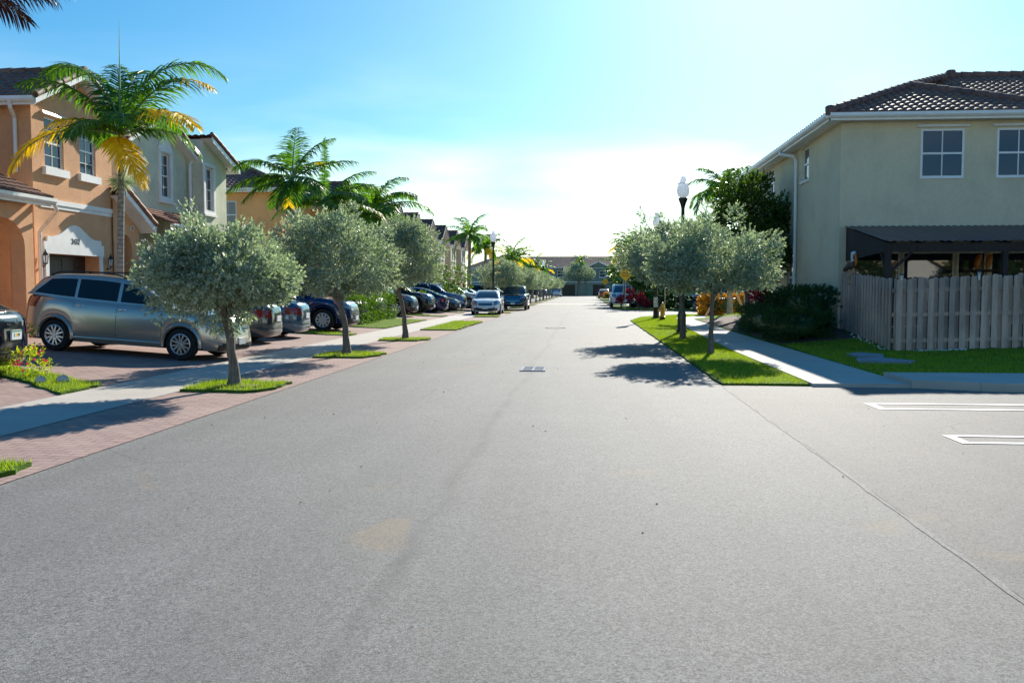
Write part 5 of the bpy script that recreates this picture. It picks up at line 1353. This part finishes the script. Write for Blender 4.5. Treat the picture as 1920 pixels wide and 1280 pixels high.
palm('palm_tree', 'shorter bushy palm with an upright spear frond beside the tallest palm', (-11.1, 38.2, .2), 5.0, P3, 5, .13, (.0, .0), .8)
palm('palm_tree', 'bushy low palm behind the upright spear frond palm', (-10.3, 43.5, .2), 5.2, ring_fronds(16, 8, 3.0, 68, -15, 0, (70, 110), ll=.8), 6, .13, (.1, 0), .8, lod=.8)
palm('palm_tree', 'palm hanging over the top left corner, with dark maroon fronds', (-10.6, 13.3, .1), 5.6, [dict(az=-4, elev=22, L=3.1, droop=44, y=1.3, ll=.66, hang=1.6), dict(az=10, elev=30, L=2.6, droop=60, y=1.3, hang=1.5, ll=.6)] + [dict(az=a, elev=45, L=2.4, droop=90, y=1.3, ll=.8) for a in (60, 120, 180, 240, 300)], 12, .12, (0, 0), .9, mats=('palmred', 'palmred'))
FP = 'palms along the far left side'
for q, (x, y, h, L, sd, lab, yy) in enumerate(((-10.5, 82, 6.4, 2.7, 21, 'far left palm with the highest crown, left of the lamp post', .0), (-9.6, 87, 5.6, 2.6, 22, 'far left palm with yellow lower fronds just left of the lamp post', .6),
        (-8.0, 98, 4.9, 2.6, 23, 'far left palm just right of the lamp post', .5), (-8.6, 118, 5.6, 2.6, 24, 'far left palm above the fourth small buttonwood', .2), (-8.0, 140, 5.0, 2.6, 25, 'bright far palm near the far lamp post', .5), (-7.6, 160, 5.0, 2.6, 26, 'last far palm on the left', .5))):
    palm('palm_tree', lab, (x, y, .1), h, ring_fronds(13, sd, L, 72, -20, yy, (60, 95)), sd, .15, (.1, 0), .9, FP, lod=.5)
RP = 'palms on the right side'
PB = palm('palm_tree', 'palm with pale trunk behind the dark tree by the tan house', (7.6, 48.3, .2), 6.6, ring_fronds(14, 31, 2.3, 70, -20, 0, (70, 105)), 31, .13, (-.45, 0), .9, RP, lod=.7)
for q, (x, y, h, sd, lab) in enumerate(((4.6, 96, 6.2, 41, 'palm left of the near right buttonwood, above the speed hump signs'), (5.2, 110, 5.6, 42, 'lower palm behind the far speed hump sign'), (4.8, 82, 5.2, 43, 'bright palm right above the white pickup'), (4.6, 132, 5.2, 44, 'palm above the red parked car'))):
    palm('palm_tree', lab, (x, y, 0), h, ring_fronds(13, sd, 2.7, 70, -20, .2, (65, 100)), sd, .14, (0, 0), .9, RP, lod=.5)
palm('palm_tree', 'small palm in front of the long house at the street end', (-1.0, 196, 0), 7.6, ring_fronds(12, 51, 2.6, 70, -20, .3), 51, .15, (0, 0), .9, lod=.4)

# hedges and shrubs
shrub('hedge', 'low dark rounded hedge along the right pavement', 'hedge', (6.05, 28.6, .12), 80, [(0, 0, .36, .78, 3.6, .44), (-.05, -2.2, .34, .72, 1.5, .42), (.1, 2.6, .42, .75, 1.6, .46)], 'hedge', n=5200, L=.05, W=.026, core='hedge')
shrub('hedge', 'taller dark hedge against the corner of the tan house', 'hedge', (6.95, 28.6, .30), 81, [(-.1, .3, .62, .55, 2.0, .66), (-.3, 3.0, .5, .6, 1.2, .62)], 'hedge', n=3600, L=.055, W=.03, core='hedge')
shrub('hedge', 'orange and yellow croton hedge in front of the blue parked car', 'hedge', (8.0, 53.6 - 1.6, .05), 82, [(0, 0, .55, 1.5, .6, .58)], 'croton', n=1100, L=.13, W=.07, core='hedge')
shrub('hedge', 'clipped bright hedge beside the navy sport utility car', 'hedge', (-9.55, 36.8, .1), 83, [(0, 0, .55, .75, 1.5, .60)], 'midleaf', n=1700, L=.06, W=.034, core='hedge')
shrub('hedge', 'pale topped hedge behind the bright clipped hedge', 'hedge', (-9.9, 41.2, .1), 84, [(0, 0, .62, .9, 2.2, .62)], 'midleaf', n=1500, L=.07, W=.035, core='hedge')
shrub('shrub', 'lime yellow shrub between the dark saloon and the silver crossover', 'shrub', (-11.5, 16.8, .25), 85, [(0, 0, .34, .32, .32, .32), (.36, .1, .26, .22, .22, .24), (-.2, -.1, .55, .2, .2, .2)], 'limeleaf', n=230, nleaf=8, slen=.2, L=.07, W=.036)
fl = shrub('shrub', 'small flowering shrub with pink blooms behind the dark saloon', 'shrub', (-9.2, 14.3, .08), 86, [(0, 0, .20, .2, .2, .2), (.2, .05, .10, .12, .12, .10)], 'limeleaf', n=150, nleaf=7, slen=.12, L=.045, W=.024)
rg = np.random.default_rng(3); n = 16; b = rng_dirs(rg, n) * np.array([.25, .22, .2]) + np.array([.06, 0, .28]); Q = []
for p in b:
    d = rng_dirs(rg, 7); d[:, 2] = np.abs(d[:, 2]) * .5; d /= np.linalg.norm(d, axis=1, keepdims=True); Q.append(leaf_quads(np.repeat(p[None], 7, 0), d, np.full(7, .045), np.full(7, .04), rg))
np_mesh('blooms', np.concatenate(Q), 4, M['flower'], fl)['kind'] = 'stuff'
RC = 'red cordylines on the kerb island'
for q, (x, y, s, lab) in enumerate(((2.75, 68.4, .85, 'left bush of the red cordylines in front of the white pickup'), (3.35, 68.0, 1.25, 'tallest red cordyline, in front of the white pickup'), (4.0, 67.7, 1.0, 'right bush of the large red cordylines'), (4.55, 67.2, .6, 'small pinkish red cordyline at the right end'))):
    rg = np.random.default_rng(90 + q); root = empty('cordyline', (x, y, .06), 0, lab, 'shrub', RC); m = MB(); Q = []
    for k in range(8):
        a = rg.uniform(0, 6.28); t = np.array([math.cos(a) * .42 * s * rg.uniform(.2, 1), math.sin(a) * .3 * s, s * rg.uniform(.45, 1.25)]); m.tube([(0, 0, 0), tuple(t * .5 + np.array([0, 0, .05])), tuple(t)], .018, 5)
        d = rng_dirs(rg, 22); d[:, 2] = np.abs(d[:, 2]) * 1.1 - .15; d /= np.linalg.norm(d, axis=1, keepdims=True); Q.append(leaf_quads(np.repeat(t[None], 22, 0) - np.array([0, 0, 1]) * rg.uniform(0, .25, 22)[:, None], d, np.full(22, .34 * s ** .5), np.full(22, .085), rg))
    m.build('stems', M['bark'], root); np_mesh('foliage', np.concatenate(Q), 4, M['redleaf'], root)
rg = np.random.default_rng(99); root = empty('cordyline', (6.1, 32.2, .2), 0, 'dark red cordyline under the dense tree by the tan house', 'shrub'); Q = []; m = MB()
for k in range(7):
    t = np.array([rg.uniform(-.45, .55), rg.uniform(-.3, .3), rg.uniform(.7, 1.7)]); m.tube([(0, 0, 0), tuple(t)], .02, 5); d = rng_dirs(rg, 24); d[:, 2] = np.abs(d[:, 2]) - .3; d /= np.linalg.norm(d, axis=1, keepdims=True); Q.append(leaf_quads(np.repeat(t[None], 24, 0), d, np.full(24, .42), np.full(24, .07), rg))
m.build('stems', M['bark'], root); np_mesh('foliage', np.concatenate(Q), 4, M['redleaf'], root)
for q, (x, y, h, mat, lab) in enumerate(((4.9, 76.5, .9, 'midleaf', 'small green shrub just behind the white pickup'), (-10.5, 54.5, 1.2, 'midleaf', 'green shrub among the left parked cars'), (3.6, 141, .8, 'croton', 'yellow flowering shrub beside the red parked car'), (5.4, 69.5, 1.1, 'darkleaf', 'dark rounded shrub right of the red cordylines'))):
    shrub('shrub', lab, 'shrub', (x, y, .05), 110 + q, [(0, 0, h * .5, h * .8, h * .7, h * .55)], mat, n=320, L=.14, W=.07, core='hedge')

for q, (x, y, hx_, h, lab) in enumerate(((9.5, 68.8, 3.2, .8, 'long dark hedge beyond the side street pavement'), (6.5, 80, 1.2, 1.1, 'dark hedge between the white pickup and the green tree'), (14.5, 66.8, 1.2, 1.2, 'dark hedge behind the right end of the croton hedge'))):
    shrub('hedge', lab, 'hedge', (x, y, .02), 130 + q, [(0, 0, h * .5, hx_, .7, h * .55)], 'hedge', n=900, L=.14, W=.07, core='hedge')
# palm braces (leaning timber props)
for q, (dx, dy, lab) in enumerate(((-1.15, .2, 'timber prop leaning on the pale palm from its left'), (.9, -.2, 'timber prop leaning on the pale palm from its right'))):
    m = MB(); m.bar((7.5 + dx, 48.2 + dy, .1), (7.45 + dx * .08, 48.2 + dy * .1, 2.1), .11); o = m.build('tree_prop', M['postwood']); tag(o, lab, 'prop')
# garden stones at the strip on the left
for q, (x, y, s, lab) in enumerate(((-8.25, 13.72, .10, 'pale garden stone on the grass strip, further from the dark saloon'), (-8.45, 13.45, .09, 'pale garden stone beside the pink flowering shrub'))):
    m = MB(); G = []; r = random.Random(q)
    for i in range(7):
        th = -PI / 2 + PI * i / 6; G.append([(s * math.cos(th) * math.cos(2 * PI * j / 9) * (1 + .12 * math.sin(3 * j + q)) , s * .9 * math.cos(th) * math.sin(2 * PI * j / 9), s * .8 * math.sin(th) * (1 + .1 * math.cos(2 * j))) for j in range(10)])
    m.grid(G); o = m.build('garden_stone', M['stone'], None, 60); o.location = (x, y, float(gz(x, y)) + .09); tag(o, lab, 'stone')
SUN_E, SUN_ROT, CLOUD, SKYT, SKY_S, EXPO, SAT = 4.95, R(12.4), (14, 12.3, 10.5), (.56, .96, 1.07), .12, .84, 1.8
# ------------------------------------------------------------------ fence and garden bits
F_ = empty('timber_fence', (7.5, 22.6, 0), 0, 'weathered grey shadowbox timber fence in front of the patio', 'fence')
def picket(mb, P, U, N, w, h, t=.018, rnd=random):
    """dog eared board"""
    P = Vector(P) - Vector((7.5, 22.6, 0)); U = Vector(U); N = Vector(N); Z = ZP; c = .028
    U2 = (U + N * rnd.uniform(-.02, .02)).normalized(); lean = U * rnd.uniform(-.006, .006)
    pr = [P, P + U2 * w, P + U2 * w + Z * (h - c) + lean, P + U2 * (w - c) + Z * h + lean, P + U2 * c + Z * h + lean, P + Z * (h - c) + lean]
    b = [p - N * t for p in pr]; n = 6
    mb.add(pr + b, [tuple(range(6)), tuple(range(11, 5, -1))] + [(i, (i + 1) % n, n + (i + 1) % n, n + i) for i in range(n)])
rnd = random.Random(7)
def fence_run(a, L, U, N, h0, h1, zf):
    f = MB(); bk = MB(); rl = MB(); po = MB(); a = Vector(a); U = Vector(U); N = Vector(N); pitch = .246; w = .132; n = int(L / pitch) + 1
    for i in range(n):
        s = i * pitch
        if s + w > L + .05: break
        for side, mb in ((1, f), (-1, bk)):
            ss = s + (0 if side > 0 else pitch / 2); p = a + U * ss; zz = zf(p); hh = h0 + (h1 - h0) * ss / L + rnd.uniform(-.015, .015)
            p = p + N * (.05 if side > 0 else -.032); p.z = zz + rnd.uniform(.02, .06); picket(mb, p, U, N, w, hh, rnd=rnd)
    O = Vector((7.5, 22.6, 0))
    for z in (.28, .92, 1.52):
        p, q = a.copy(), a + U * L; p.z = zf(p) + z * (h0 / 1.78); q.z = zf(q) + z * (h1 / 1.78); rl.bar(p - O, q - O, .04, .09)
    for s in np.arange(.05, L, 2.4):
        p = a + U * float(s); p.z = zf(p); po.obox(p - O - U * .045 - N * .12, U, N, .09, .085, 1.72)
    f.build('pickets', M['fence'], F_); bk.build('back_pickets', M['fence'], F_); rl.build('rail', M['fence'], F_); po.build('post', M['fence'], F_)
zf = lambda p: float(gz(p.x, p.y))
fence_run((7.5, 22.6, 0), 7.5, XP, -YP, 1.74, 1.80, zf)
fence_run((7.46, 27.05, 0), 4.42, -YP, -XP, 1.60, 1.74, zf)
m = MB(); O = Vector((7.5, 22.6, 0)); m.box(-.10, -.06, 4.30, 4.42, 1.0, 1.06); m.build('latch', M['black'], F_)
# solar caps on the fence
SC = 'solar lights on the fence'
for q, (x, y, z, lab) in enumerate(((7.46, 25.9, 1.86, 'solar light nearest the pelican figure on the fence'), (7.46, 24.3, 1.80, 'solar light on the side run of the fence, midway to its corner'), (7.62, 22.62, 1.80, 'solar light at the fence corner'), (9.42, 22.6, 1.87, 'solar light on the fence right of the corner'), (10.72, 22.6, 1.92, 'solar light on the fence by the right picture edge'))):
    r = empty('solar_light', (x, y, z), 0, lab, 'garden light', SC); MB().lathe([(.035, 0), (.042, .07), (.03, .075)], 10).build('lens', M['globe'], r, 40); MB().lathe([(.06, .072), (.065, .085), (.03, .11), (.001, .112)], 10).build('cap', M['black'], r, 40); MB().lathe([(.03, -.12), (.035, .0)], 8).build('stem', M['steel'], r, 40)
# carved pelican figure on a post
B = empty('pelican_figure', (7.44, 26.15, 1.75), R(-60), 'carved pelican figure with white head and orange bill on the fence', 'figure')
def blob(mb, c, r, n=12):
    G = []
    for i in range(9):
        th = -PI / 2 + PI * i / 8; G.append([(c[0] + r[0] * math.cos(th) * math.cos(2 * PI * j / n), c[1] + r[1] * math.cos(th) * math.sin(2 * PI * j / n), c[2] + r[2] * math.sin(th)) for j in range(n + 1)])
    mb.grid(G)
m = MB(); m.tube([(-.26, 0, .30), (-.16, 0, .37), (-.04, 0, .43), (.06, 0, .47), (.09, 0, .55)], [.02, .085, .115, .085, .045], 12); m.build('body', M['feather'], B, 70)
m = MB(); m.tube([(.05, 0, .50), (.03, 0, .62), (.02, 0, .70), (.05, 0, .78), (.11, 0, .79), (.14, 0, .75)], [.042, .034, .038, .058, .06, .035], 12); m.build('head', M['birdwhite'], B, 70)
m = MB(); m.tube([(.13, 0, .76), (.17, 0, .66), (.17, 0, .55), (.15, 0, .42)], [.04, .045, .04, .012], 10); m.build('bill', M['beak'], B, 70)
for s in (1, -1):
    m = MB(); m.tube([(-.24, s * .06, .29), (-.12, s * .115, .36), (.03, s * .10, .44)], [.015, .05, .03], 8); m.build('wing', M['feather'], B, 70)
m = MB(); m.lathe([(.055, -.1), (.06, .30), (.04, .34)], 10, (-.05, 0, 0)); m.build('post', M['postwood'], B, 50)
# slabs on the lawn, white pebbles below the fence
for q, (P, lab) in enumerate(((((5.95, 20.2), (6.45, 20.15), (6.7, 20.9), (6.35, 21.5), (5.9, 21.0)), 'smaller grey stepping slab, further back on the lawn'), (((5.55, 18.9), (6.5, 18.75), (6.75, 19.1), (6.35, 19.9), (5.75, 19.7)), 'larger grey stepping slab, nearer on the lawn'))):
    m = MB(); z = .085; m.poly([(x, y, z) for x, y in P])
    for i in range(len(P)): a, b = P[i], P[(i + 1) % len(P)]; m.quad((*a, z), (*b, z), (*b, 0), (*a, 0))
    tag(m.build('stepping_slab', M['slab']), lab, 'slab')
r2 = random.Random(9); m = MB()
for k in range(130):
    if k < 90: x, y = r2.uniform(7.9, 9.1), r2.uniform(22.30, 22.50)
    else: x, y = r2.uniform(7.2, 7.42), r2.uniform(22.6, 26)
    s = r2.uniform(.012, .026); z = float(gz(x, y)) + .05; m.lathe([(.001, s), (s * .8, s * .7), (s, .0), (s * .5, -s * .5)], 6, (x, y, z))
o = m.build('gravel', M['white']); o['kind'] = 'stuff'
# things on the patio: orange parrot figures on a shelf
m = MB(); m.box(10.6, 11.8, 26.5, 26.7, 2.02, 2.09); m.build('shelf', M['darkwood']); tag(bpy.data.objects['shelf'], 'narrow dark shelf on the patio under the roof', 'shelf')
for q, x in enumerate((11.0, 11.3)):
    r = empty('parrot_figure', (x, 26.6, 2.09), .3 * q, ['orange carved bird figure on the patio shelf, left of the pair', 'orange carved bird figure on the patio shelf, right of the pair'][q], 'figure', 'bird figures on the patio shelf'); m = MB(); m.tube([(0, 0, 0), (.02, 0, .14), (.06, 0, .30), (.10, 0, .40), (.15, 0, .42)], [.03, .075, .085, .06, .02], 9); m.build('body', M['beak'], r, 70)

# ------------------------------------------------------------------ street furniture
def lamp(loc, lab):
    r = empty('street_lamp', loc, 0, lab, 'street lamp', 'black post top lamps'); m = MB()
    m.lathe([(.19, 0), (.19, .08), (.15, .12), (.145, .55), (.16, .58), (.13, .66), (.085, .80), (.075, 1.2), (.058, 4.25), (.07, 4.30), (.10, 4.42), (.155, 4.55), (.16, 4.60), (.12, 4.62)], 16); m.build('post', M['black'], r, 40)
    m = MB(); m.lathe([(.10, 4.62), (.185, 4.70), (.215, 4.82), (.205, 4.95), (.155, 5.08), (.20, 5.085), (.205, 5.10), (.12, 5.14), (.10, 5.22), (.085, 5.30), (.03, 5.34), (.001, 5.35)], 18); m.build('globe', M['globe'], r, 50)
    return r
L0 = lamp((3.35, 31.7, .04), 'black lamp post with white globe rising from the right verge behind the buttonwoods')
for x, y, lab in ((3.61, 46.3, 'black lamp post with white globe by the yellow hydrant'), (-6.04, 60, 'black lamp post with white globe behind the white saloon on the left'), (-5.66, 125, 'distant black lamp post with white globe on the far left')):
    c = copy_tree(L0); c.location = (x, y, .02); c['label'] = lab
# access plate stuck on the second lamp
tag(MB().box(3.46, 3.66, 46.05, 46.10, .62, 1.12).build('notice_plate', M['stone']), 'pale plate fixed low on the lamp post by the hydrant', 'plate')
# hydrant
hy_ = empty('fire_hydrant', (3.78, 44.57, .04), 0, 'yellow fire hydrant with dark base on the right verge', 'hydrant')
m = MB(); m.lathe([(.15, .12), (.15, .16), (.105, .18), (.10, .52), (.125, .54), (.125, .58), (.115, .60), (.10, .70), (.06, .77), (.03, .79), (.03, .84), (.001, .85)], 16); m.build('barrel', M['yellow'], hy_, 40)
m = MB(); m.lathe([(.13, -.03), (.13, .12), (.15, .12)], 16); m.build('base', M['mulch'], hy_, 40)
for d, r in (((-1, 0), .05), ((1, 0), .05), ((0, -1), .065)):
    m = MB(); m.tube([(d[0] * .08, d[1] * .08, .45), (d[0] * .17, d[1] * .17, .45), (d[0] * .175, d[1] * .175, .45), (d[0] * .21, d[1] * .21, .45)], [r * .8, r * .8, r * 1.15, r], 10); m.build('outlet', M['yellow'], hy_, 40)
# marker rod behind the hydrant
tag(MB().tube([(3.92, 44.9, 0), (3.92, 44.9, 2.0)], .014, 6).build('marker_rod', M['steel']), 'thin pale marker rod standing behind the hydrant', 'rod')
# signs
def hump_sign(loc, lab, rz=0):
    r = empty('speed_hump_sign', loc, rz, lab, 'road sign', 'speed hump signs'); s = .475; zc = 2.52
    m = MB(); c = .07; o = []
    for k in range(4):
        for f in (-1, 1):
            a = PI / 2 * k + f * .13; o.append((s * math.cos(a) * .985, s * math.sin(a) * .985))
    m.add([(x, 0, zc + z) for x, z in o] + [(x, .008, zc + z) for x, z in o], [tuple(range(8)), tuple(range(15, 7, -1))] + [(i, (i + 1) % 8, 8 + (i + 1) % 8, 8 + i) for i in range(8)]); pn = m.build('panel', M['sign'], r)
    e = MB()
    for k in range(8): a, b = o[k], o[(k + 1) % 8]; e.quad((a[0] * .95, -.003, zc + a[1] * .95), (b[0] * .95, -.003, zc + b[1] * .95), (b[0] * .91, -.003, zc + b[1] * .91), (a[0] * .91, -.003, zc + a[1] * .91))
    e.build('border', M['ink'], pn)
    text('lettering', 'SPEED\nHUMP', .185, M['ink'], pn, facing((0, -.006, zc - .0), (0, -1, 0)), .002)
    MB().bar((0, .03, 0), (0, .03, zc + .3), .05, .03).build('post', M['steel'], r); return r
S0 = hump_sign((2.95, 66.3, .04), 'orange diamond SPEED HUMP sign above the red cordylines'); c = copy_tree(S0); c.location = (2.95, 133, .04); c['label'] = 'distant orange diamond sign above the red parked car'
r = empty('street_name_sign', (3.0, 71.3, .04), 0, 'small green street name sign just behind the near speed hump sign', 'road sign')
MB().tube([(0, 0, 0), (0, 0, 2.35)], .03, 8).build('post', M['steel'], r); MB().box(-.42, .30, -.01, .01, 2.2, 2.38).build('panel', M['signback'], r); MB().box(.02, .5, -.03, -.012, 1.1, 1.55).build('notice', M['signback'], r)

# ------------------------------------------------------------------ parked vehicles
PA = dict(silver=m_paint('silver paint', (.45, .395, .34), .6, .24), dark=m_paint('dark blue paint', (.006, .008, .018), 0., .09, .6), silverblue=m_paint('silver blue paint', (.075, .095, .105), .6, .14, .6), steelb=m_paint('steel blue paint', (.06, .125, .20), .5, .14, .6),
          navy=m_paint('navy paint', (.008, .018, .085), .3, .14), black=m_paint('black paint', (.006, .006, .008), .1, .14), white=m_paint('white paint', (.72, .73, .74), 0., .3), silver2=m_paint('pale silver paint', (.50, .51, .53), .5, .28),
          red=m_paint('red paint', (.30, .012, .015), .2, .25), blue=m_paint('blue paint', (.01, .03, .17), .3, .22), char=m_paint('charcoal paint', (.035, .038, .045), .5, .14), teal=m_paint('green grey paint', (.06, .075, .075), .6, .25), steel2=m_paint('mid blue paint', (.07, .13, .24), .5, .14))
ti = .062
def zx(x): return float(gz(x, 0)) + .012
CS = 'cars parked on the left driveways'
def park(name, kind, paint, lab, xc, y, front=True, style=None, **kw):
    C = dict(crossover=crossover, sedan=sedan, suv=suv, pickup=pickup)[kind]() if isinstance(kind, str) else kind
    st = style or kind; xn = xc + (C.xf if front else -C.xr); xt = xc + (C.xr if front else -C.xf)
    z1, z0 = zx(xn), zx(xt); t = math.atan2(z0 - z1, abs(xn - xt)); zc = z1 + (z0 - z1) * abs(xn - xc) / abs(xn - xt)
    return build_car(name, C, PA[paint], lab, 'truck' if kind == 'pickup' else 'car', (xc, y, zc), kw.pop('rz', 0) + (0 if front else PI), t if front else -t, kw.pop('group', CS), st, **kw)
park('parked_car', 'crossover', 'silver', 'silver crossover with roof rails parked in front of the orange house', -9.85, 19.35, True, rz=R(-4), spokes=6, double=True, detail=2, roofrack=True, flare=(PA['silver'], .045), rim='alloy')
a = park('parked_car', 'sedan', 'dark', 'very dark blue saloon with its rear to the pavement, nearest on the left', -11.66, 13.95, False, rz=R(6), detail=2, spokes=7, platetext='S   49')
# round badge and chrome strip on its boot
xr = -sedan().L / 2
m = MB(); n = 20
for k in range(n):
    a0, a1 = 2 * PI * k / n, 2 * PI * (k + 1) / n
    m.quad(*[(xr - .012, q * .062 * math.cos(t), .925 + q * .045 * math.sin(t)) for q, t in ((1, a0), (1, a1), (.80, a1), (.80, a0))])
m.bar((xr - .013, -.005 + .012, .955), (xr - .013, .022 + .01, .905), .012, .004); m.bar((xr - .013, .032, .905), (xr - .013, -.045, .905), .012, .004)
m.build('badge', M['chrome'], a)
park('parked_car', 'sedan', 'silverblue', 'grey green silver saloon with its rear to the pavement, left of the steel blue saloon', -10.72, 24.3, False, spokes=9)
park('parked_car', 'sedan', 'steelb', 'steel blue saloon with its rear to the pavement, left of the navy car', -10.75, 27.0, False, spokes=9)
park('parked_car', 'suv', 'navy', 'navy blue sport utility car facing the road beside the clipped hedge', -10.55, 31.6, True, spokes=10, roofrack=True)
park('parked_car', 'suv', 'black', 'black sport utility car facing the road behind the third buttonwood', -11.3, 47.3, True, spokes=8)
park('parked_truck', 'pickup', 'black', 'black pickup truck facing the road with bright chrome wheels', -11.5, 51.6, True, spokes=5, rim='chrome')
park('parked_car', 'sedan', 'navy', 'dark blue saloon with red tail lights toward the road, beside the black pickup', -10.75, 55.6, False)
park('parked_car', 'sedan', 'char', 'charcoal saloon facing the road with bright headlight, behind the white saloon', -10.4, 58.6, True)
park('parked_car', 'suv', 'steel2', 'mid blue sport utility car facing the road, left of the silver ones', -10.6, 61.8, True)
park('parked_car', suv(5.0, 1.9), 'char', 'charcoal tall sport utility car facing the road further along', -11.2, 66.4, True, 'suv')
park('parked_car', 'suv', 'silver2', 'pale silver sport utility car facing the road further along', -10.4, 69.6, True)
park('parked_car', 'sedan', 'black', 'black saloon on a drive past the pale silver sport utility car', -10.4, 74.5, True)
park('parked_car', 'sedan', 'silver2', 'silver saloon on a far left drive behind the lamp post', -10.2, 78.5, True)
park('parked_car', 'suv', 'char', 'charcoal car on a far left drive behind the small tree trunks', -9.6, 92, True)
park('parked_car', 'suv', 'white', 'white car on a far left drive behind the small tree trunks', -9.2, 108, True)
def street_park(name, kind, paint, lab, x, y, rz, style=None, **kw):
    C = dict(sedan=sedan, suv=suv, pickup=pickup)[kind]()
    return build_car(name, C, PA[paint], lab, 'truck' if kind == 'pickup' else 'car', (x, y, .012), rz, 0, kw.pop('group', 'cars parked at the roadside'), kind, **kw)
street_park('parked_car', 'sedan', 'white', 'white saloon facing the camera on the apron, in the middle distance', -5.86, 54.9, -PI / 2 + R(2), spokes=10)
street_park('parked_car', 'suv', 'char', 'dark sport utility car facing the camera behind the white saloon', -5.05, 66.4 - .2, -PI / 2, spokes=6)
street_park('parked_car', 'suv', 'silver2', 'distant pale car seen from behind on the left near the street end', -5.3, 172, PI / 2)
street_park('parked_car', 'sedan', 'char', 'distant dark car left of the pale car at the street end', -7.8, 170, PI / 2)
street_park('parked_truck', 'pickup', 'white', 'white pickup truck facing the camera behind the red cordylines', 3.05, 75.0, -PI / 2, spokes=6)
street_park('parked_car', 'sedan', 'red', 'distant red car seen from behind on the right', 3.05, 145.5, PI / 2)
street_park('parked_car', 'suv', 'blue', 'blue car seen from behind past the croton hedge', 9.0, 62.4, PI / 2 + R(20))

# ------------------------------------------------------------------ camera, light, sky
cam = bpy.data.cameras.new('camera'); co = bpy.data.objects.new('camera', cam); col.objects.link(co); scene.camera = co
cam.sensor_width = 36; cam.lens = 36 * 1700 / 1920; cam.clip_end = 3000; cam.clip_start = .05
co.location = (0, 0, 1.55); co.rotation_euler = (PI / 2 - math.atan(99 / 1700), 0, math.atan(136 / 1700))
AZ, EL = R(12.4), R(26.5)
s = Vector((math.sin(AZ) * math.cos(EL), math.cos(AZ) * math.cos(EL), math.sin(EL)))
sun = bpy.data.lights.new('sun', 'SUN'); sun.energy = SUN_E; sun.angle = R(.5); sun.color = (1., .945, .84)
so = bpy.data.objects.new('sun', sun); col.objects.link(so); so.rotation_euler = s.to_track_quat('Z', 'Y').to_euler()
w = bpy.data.worlds.new('World'); scene.world = w; w.use_nodes = True; n = w.node_tree.nodes; l = w.node_tree.links; bg = n['Background']
sky = n.new('ShaderNodeTexSky'); sky.sky_type = 'NISHITA'; sky.sun_disc = False; sky.sun_elevation = EL; sky.sun_rotation = SUN_ROT
sky.air_density = 1.0; sky.dust_density = .6; sky.ozone_density = 1.6
# thin bright cloud veil low in the sky
tc = n.new('ShaderNodeTexCoord'); mp = n.new('ShaderNodeMapping'); mp.inputs['Scale'].default_value = (2.0, 2.0, 8.0); l.new(tc.outputs['Generated'], mp.inputs[0])
f = noise(n, l, mp.outputs[0], 1.4, 4, .5, .3)
cl = ramp(n, l, f, [(.46, (0, 0, 0)), (.86, (.85,) * 3)])
sx = n.new('ShaderNodeSeparateXYZ'); l.new(tc.outputs['Generated'], sx.inputs[0])
low = ramp(n, l, sx.outputs[2], [(0, (1,) * 3), (.09, (.7,) * 3), (.17, (.2,) * 3), (.26, (0,) * 3)])
lo2 = ramp(n, l, sx.outputs[2], [(0, (.5,) * 3), (.04, (.28,) * 3), (.10, (0.05,) * 3), (.17, (0,) * 3)])
cl = mixc(n, l, 1., mixc(n, l, 1., cl, low, 'MULTIPLY'), lo2, 'SCREEN')
gm = n.new('ShaderNodeGamma'); gm.inputs[1].default_value = .72; l.new(sky.outputs[0], gm.inputs[0])
hs = n.new('ShaderNodeHueSaturation'); hs.inputs['Saturation'].default_value = SAT; l.new(gm.outputs[0], hs.inputs['Color'])
tint = mixc(n, l, 1., hs.outputs[0], SKYT, 'MULTIPLY')
l.new(mixc(n, l, cl, tint, CLOUD), bg.inputs[0]); bg.inputs[1].default_value = SKY_S
vs = scene.view_settings; vs.view_transform = 'Standard'; vs.look = 'None'; vs.gamma = 1; vs.use_curve_mapping = False; vs.exposure = EXPO
scene.cycles.max_bounces = 6; scene.cycles.diffuse_bounces = 3; scene.cycles.glossy_bounces = 3; scene.cycles.transmission_bounces = 4; scene.cycles.use_denoising = True
scene.cycles.sample_clamp_indirect = 6
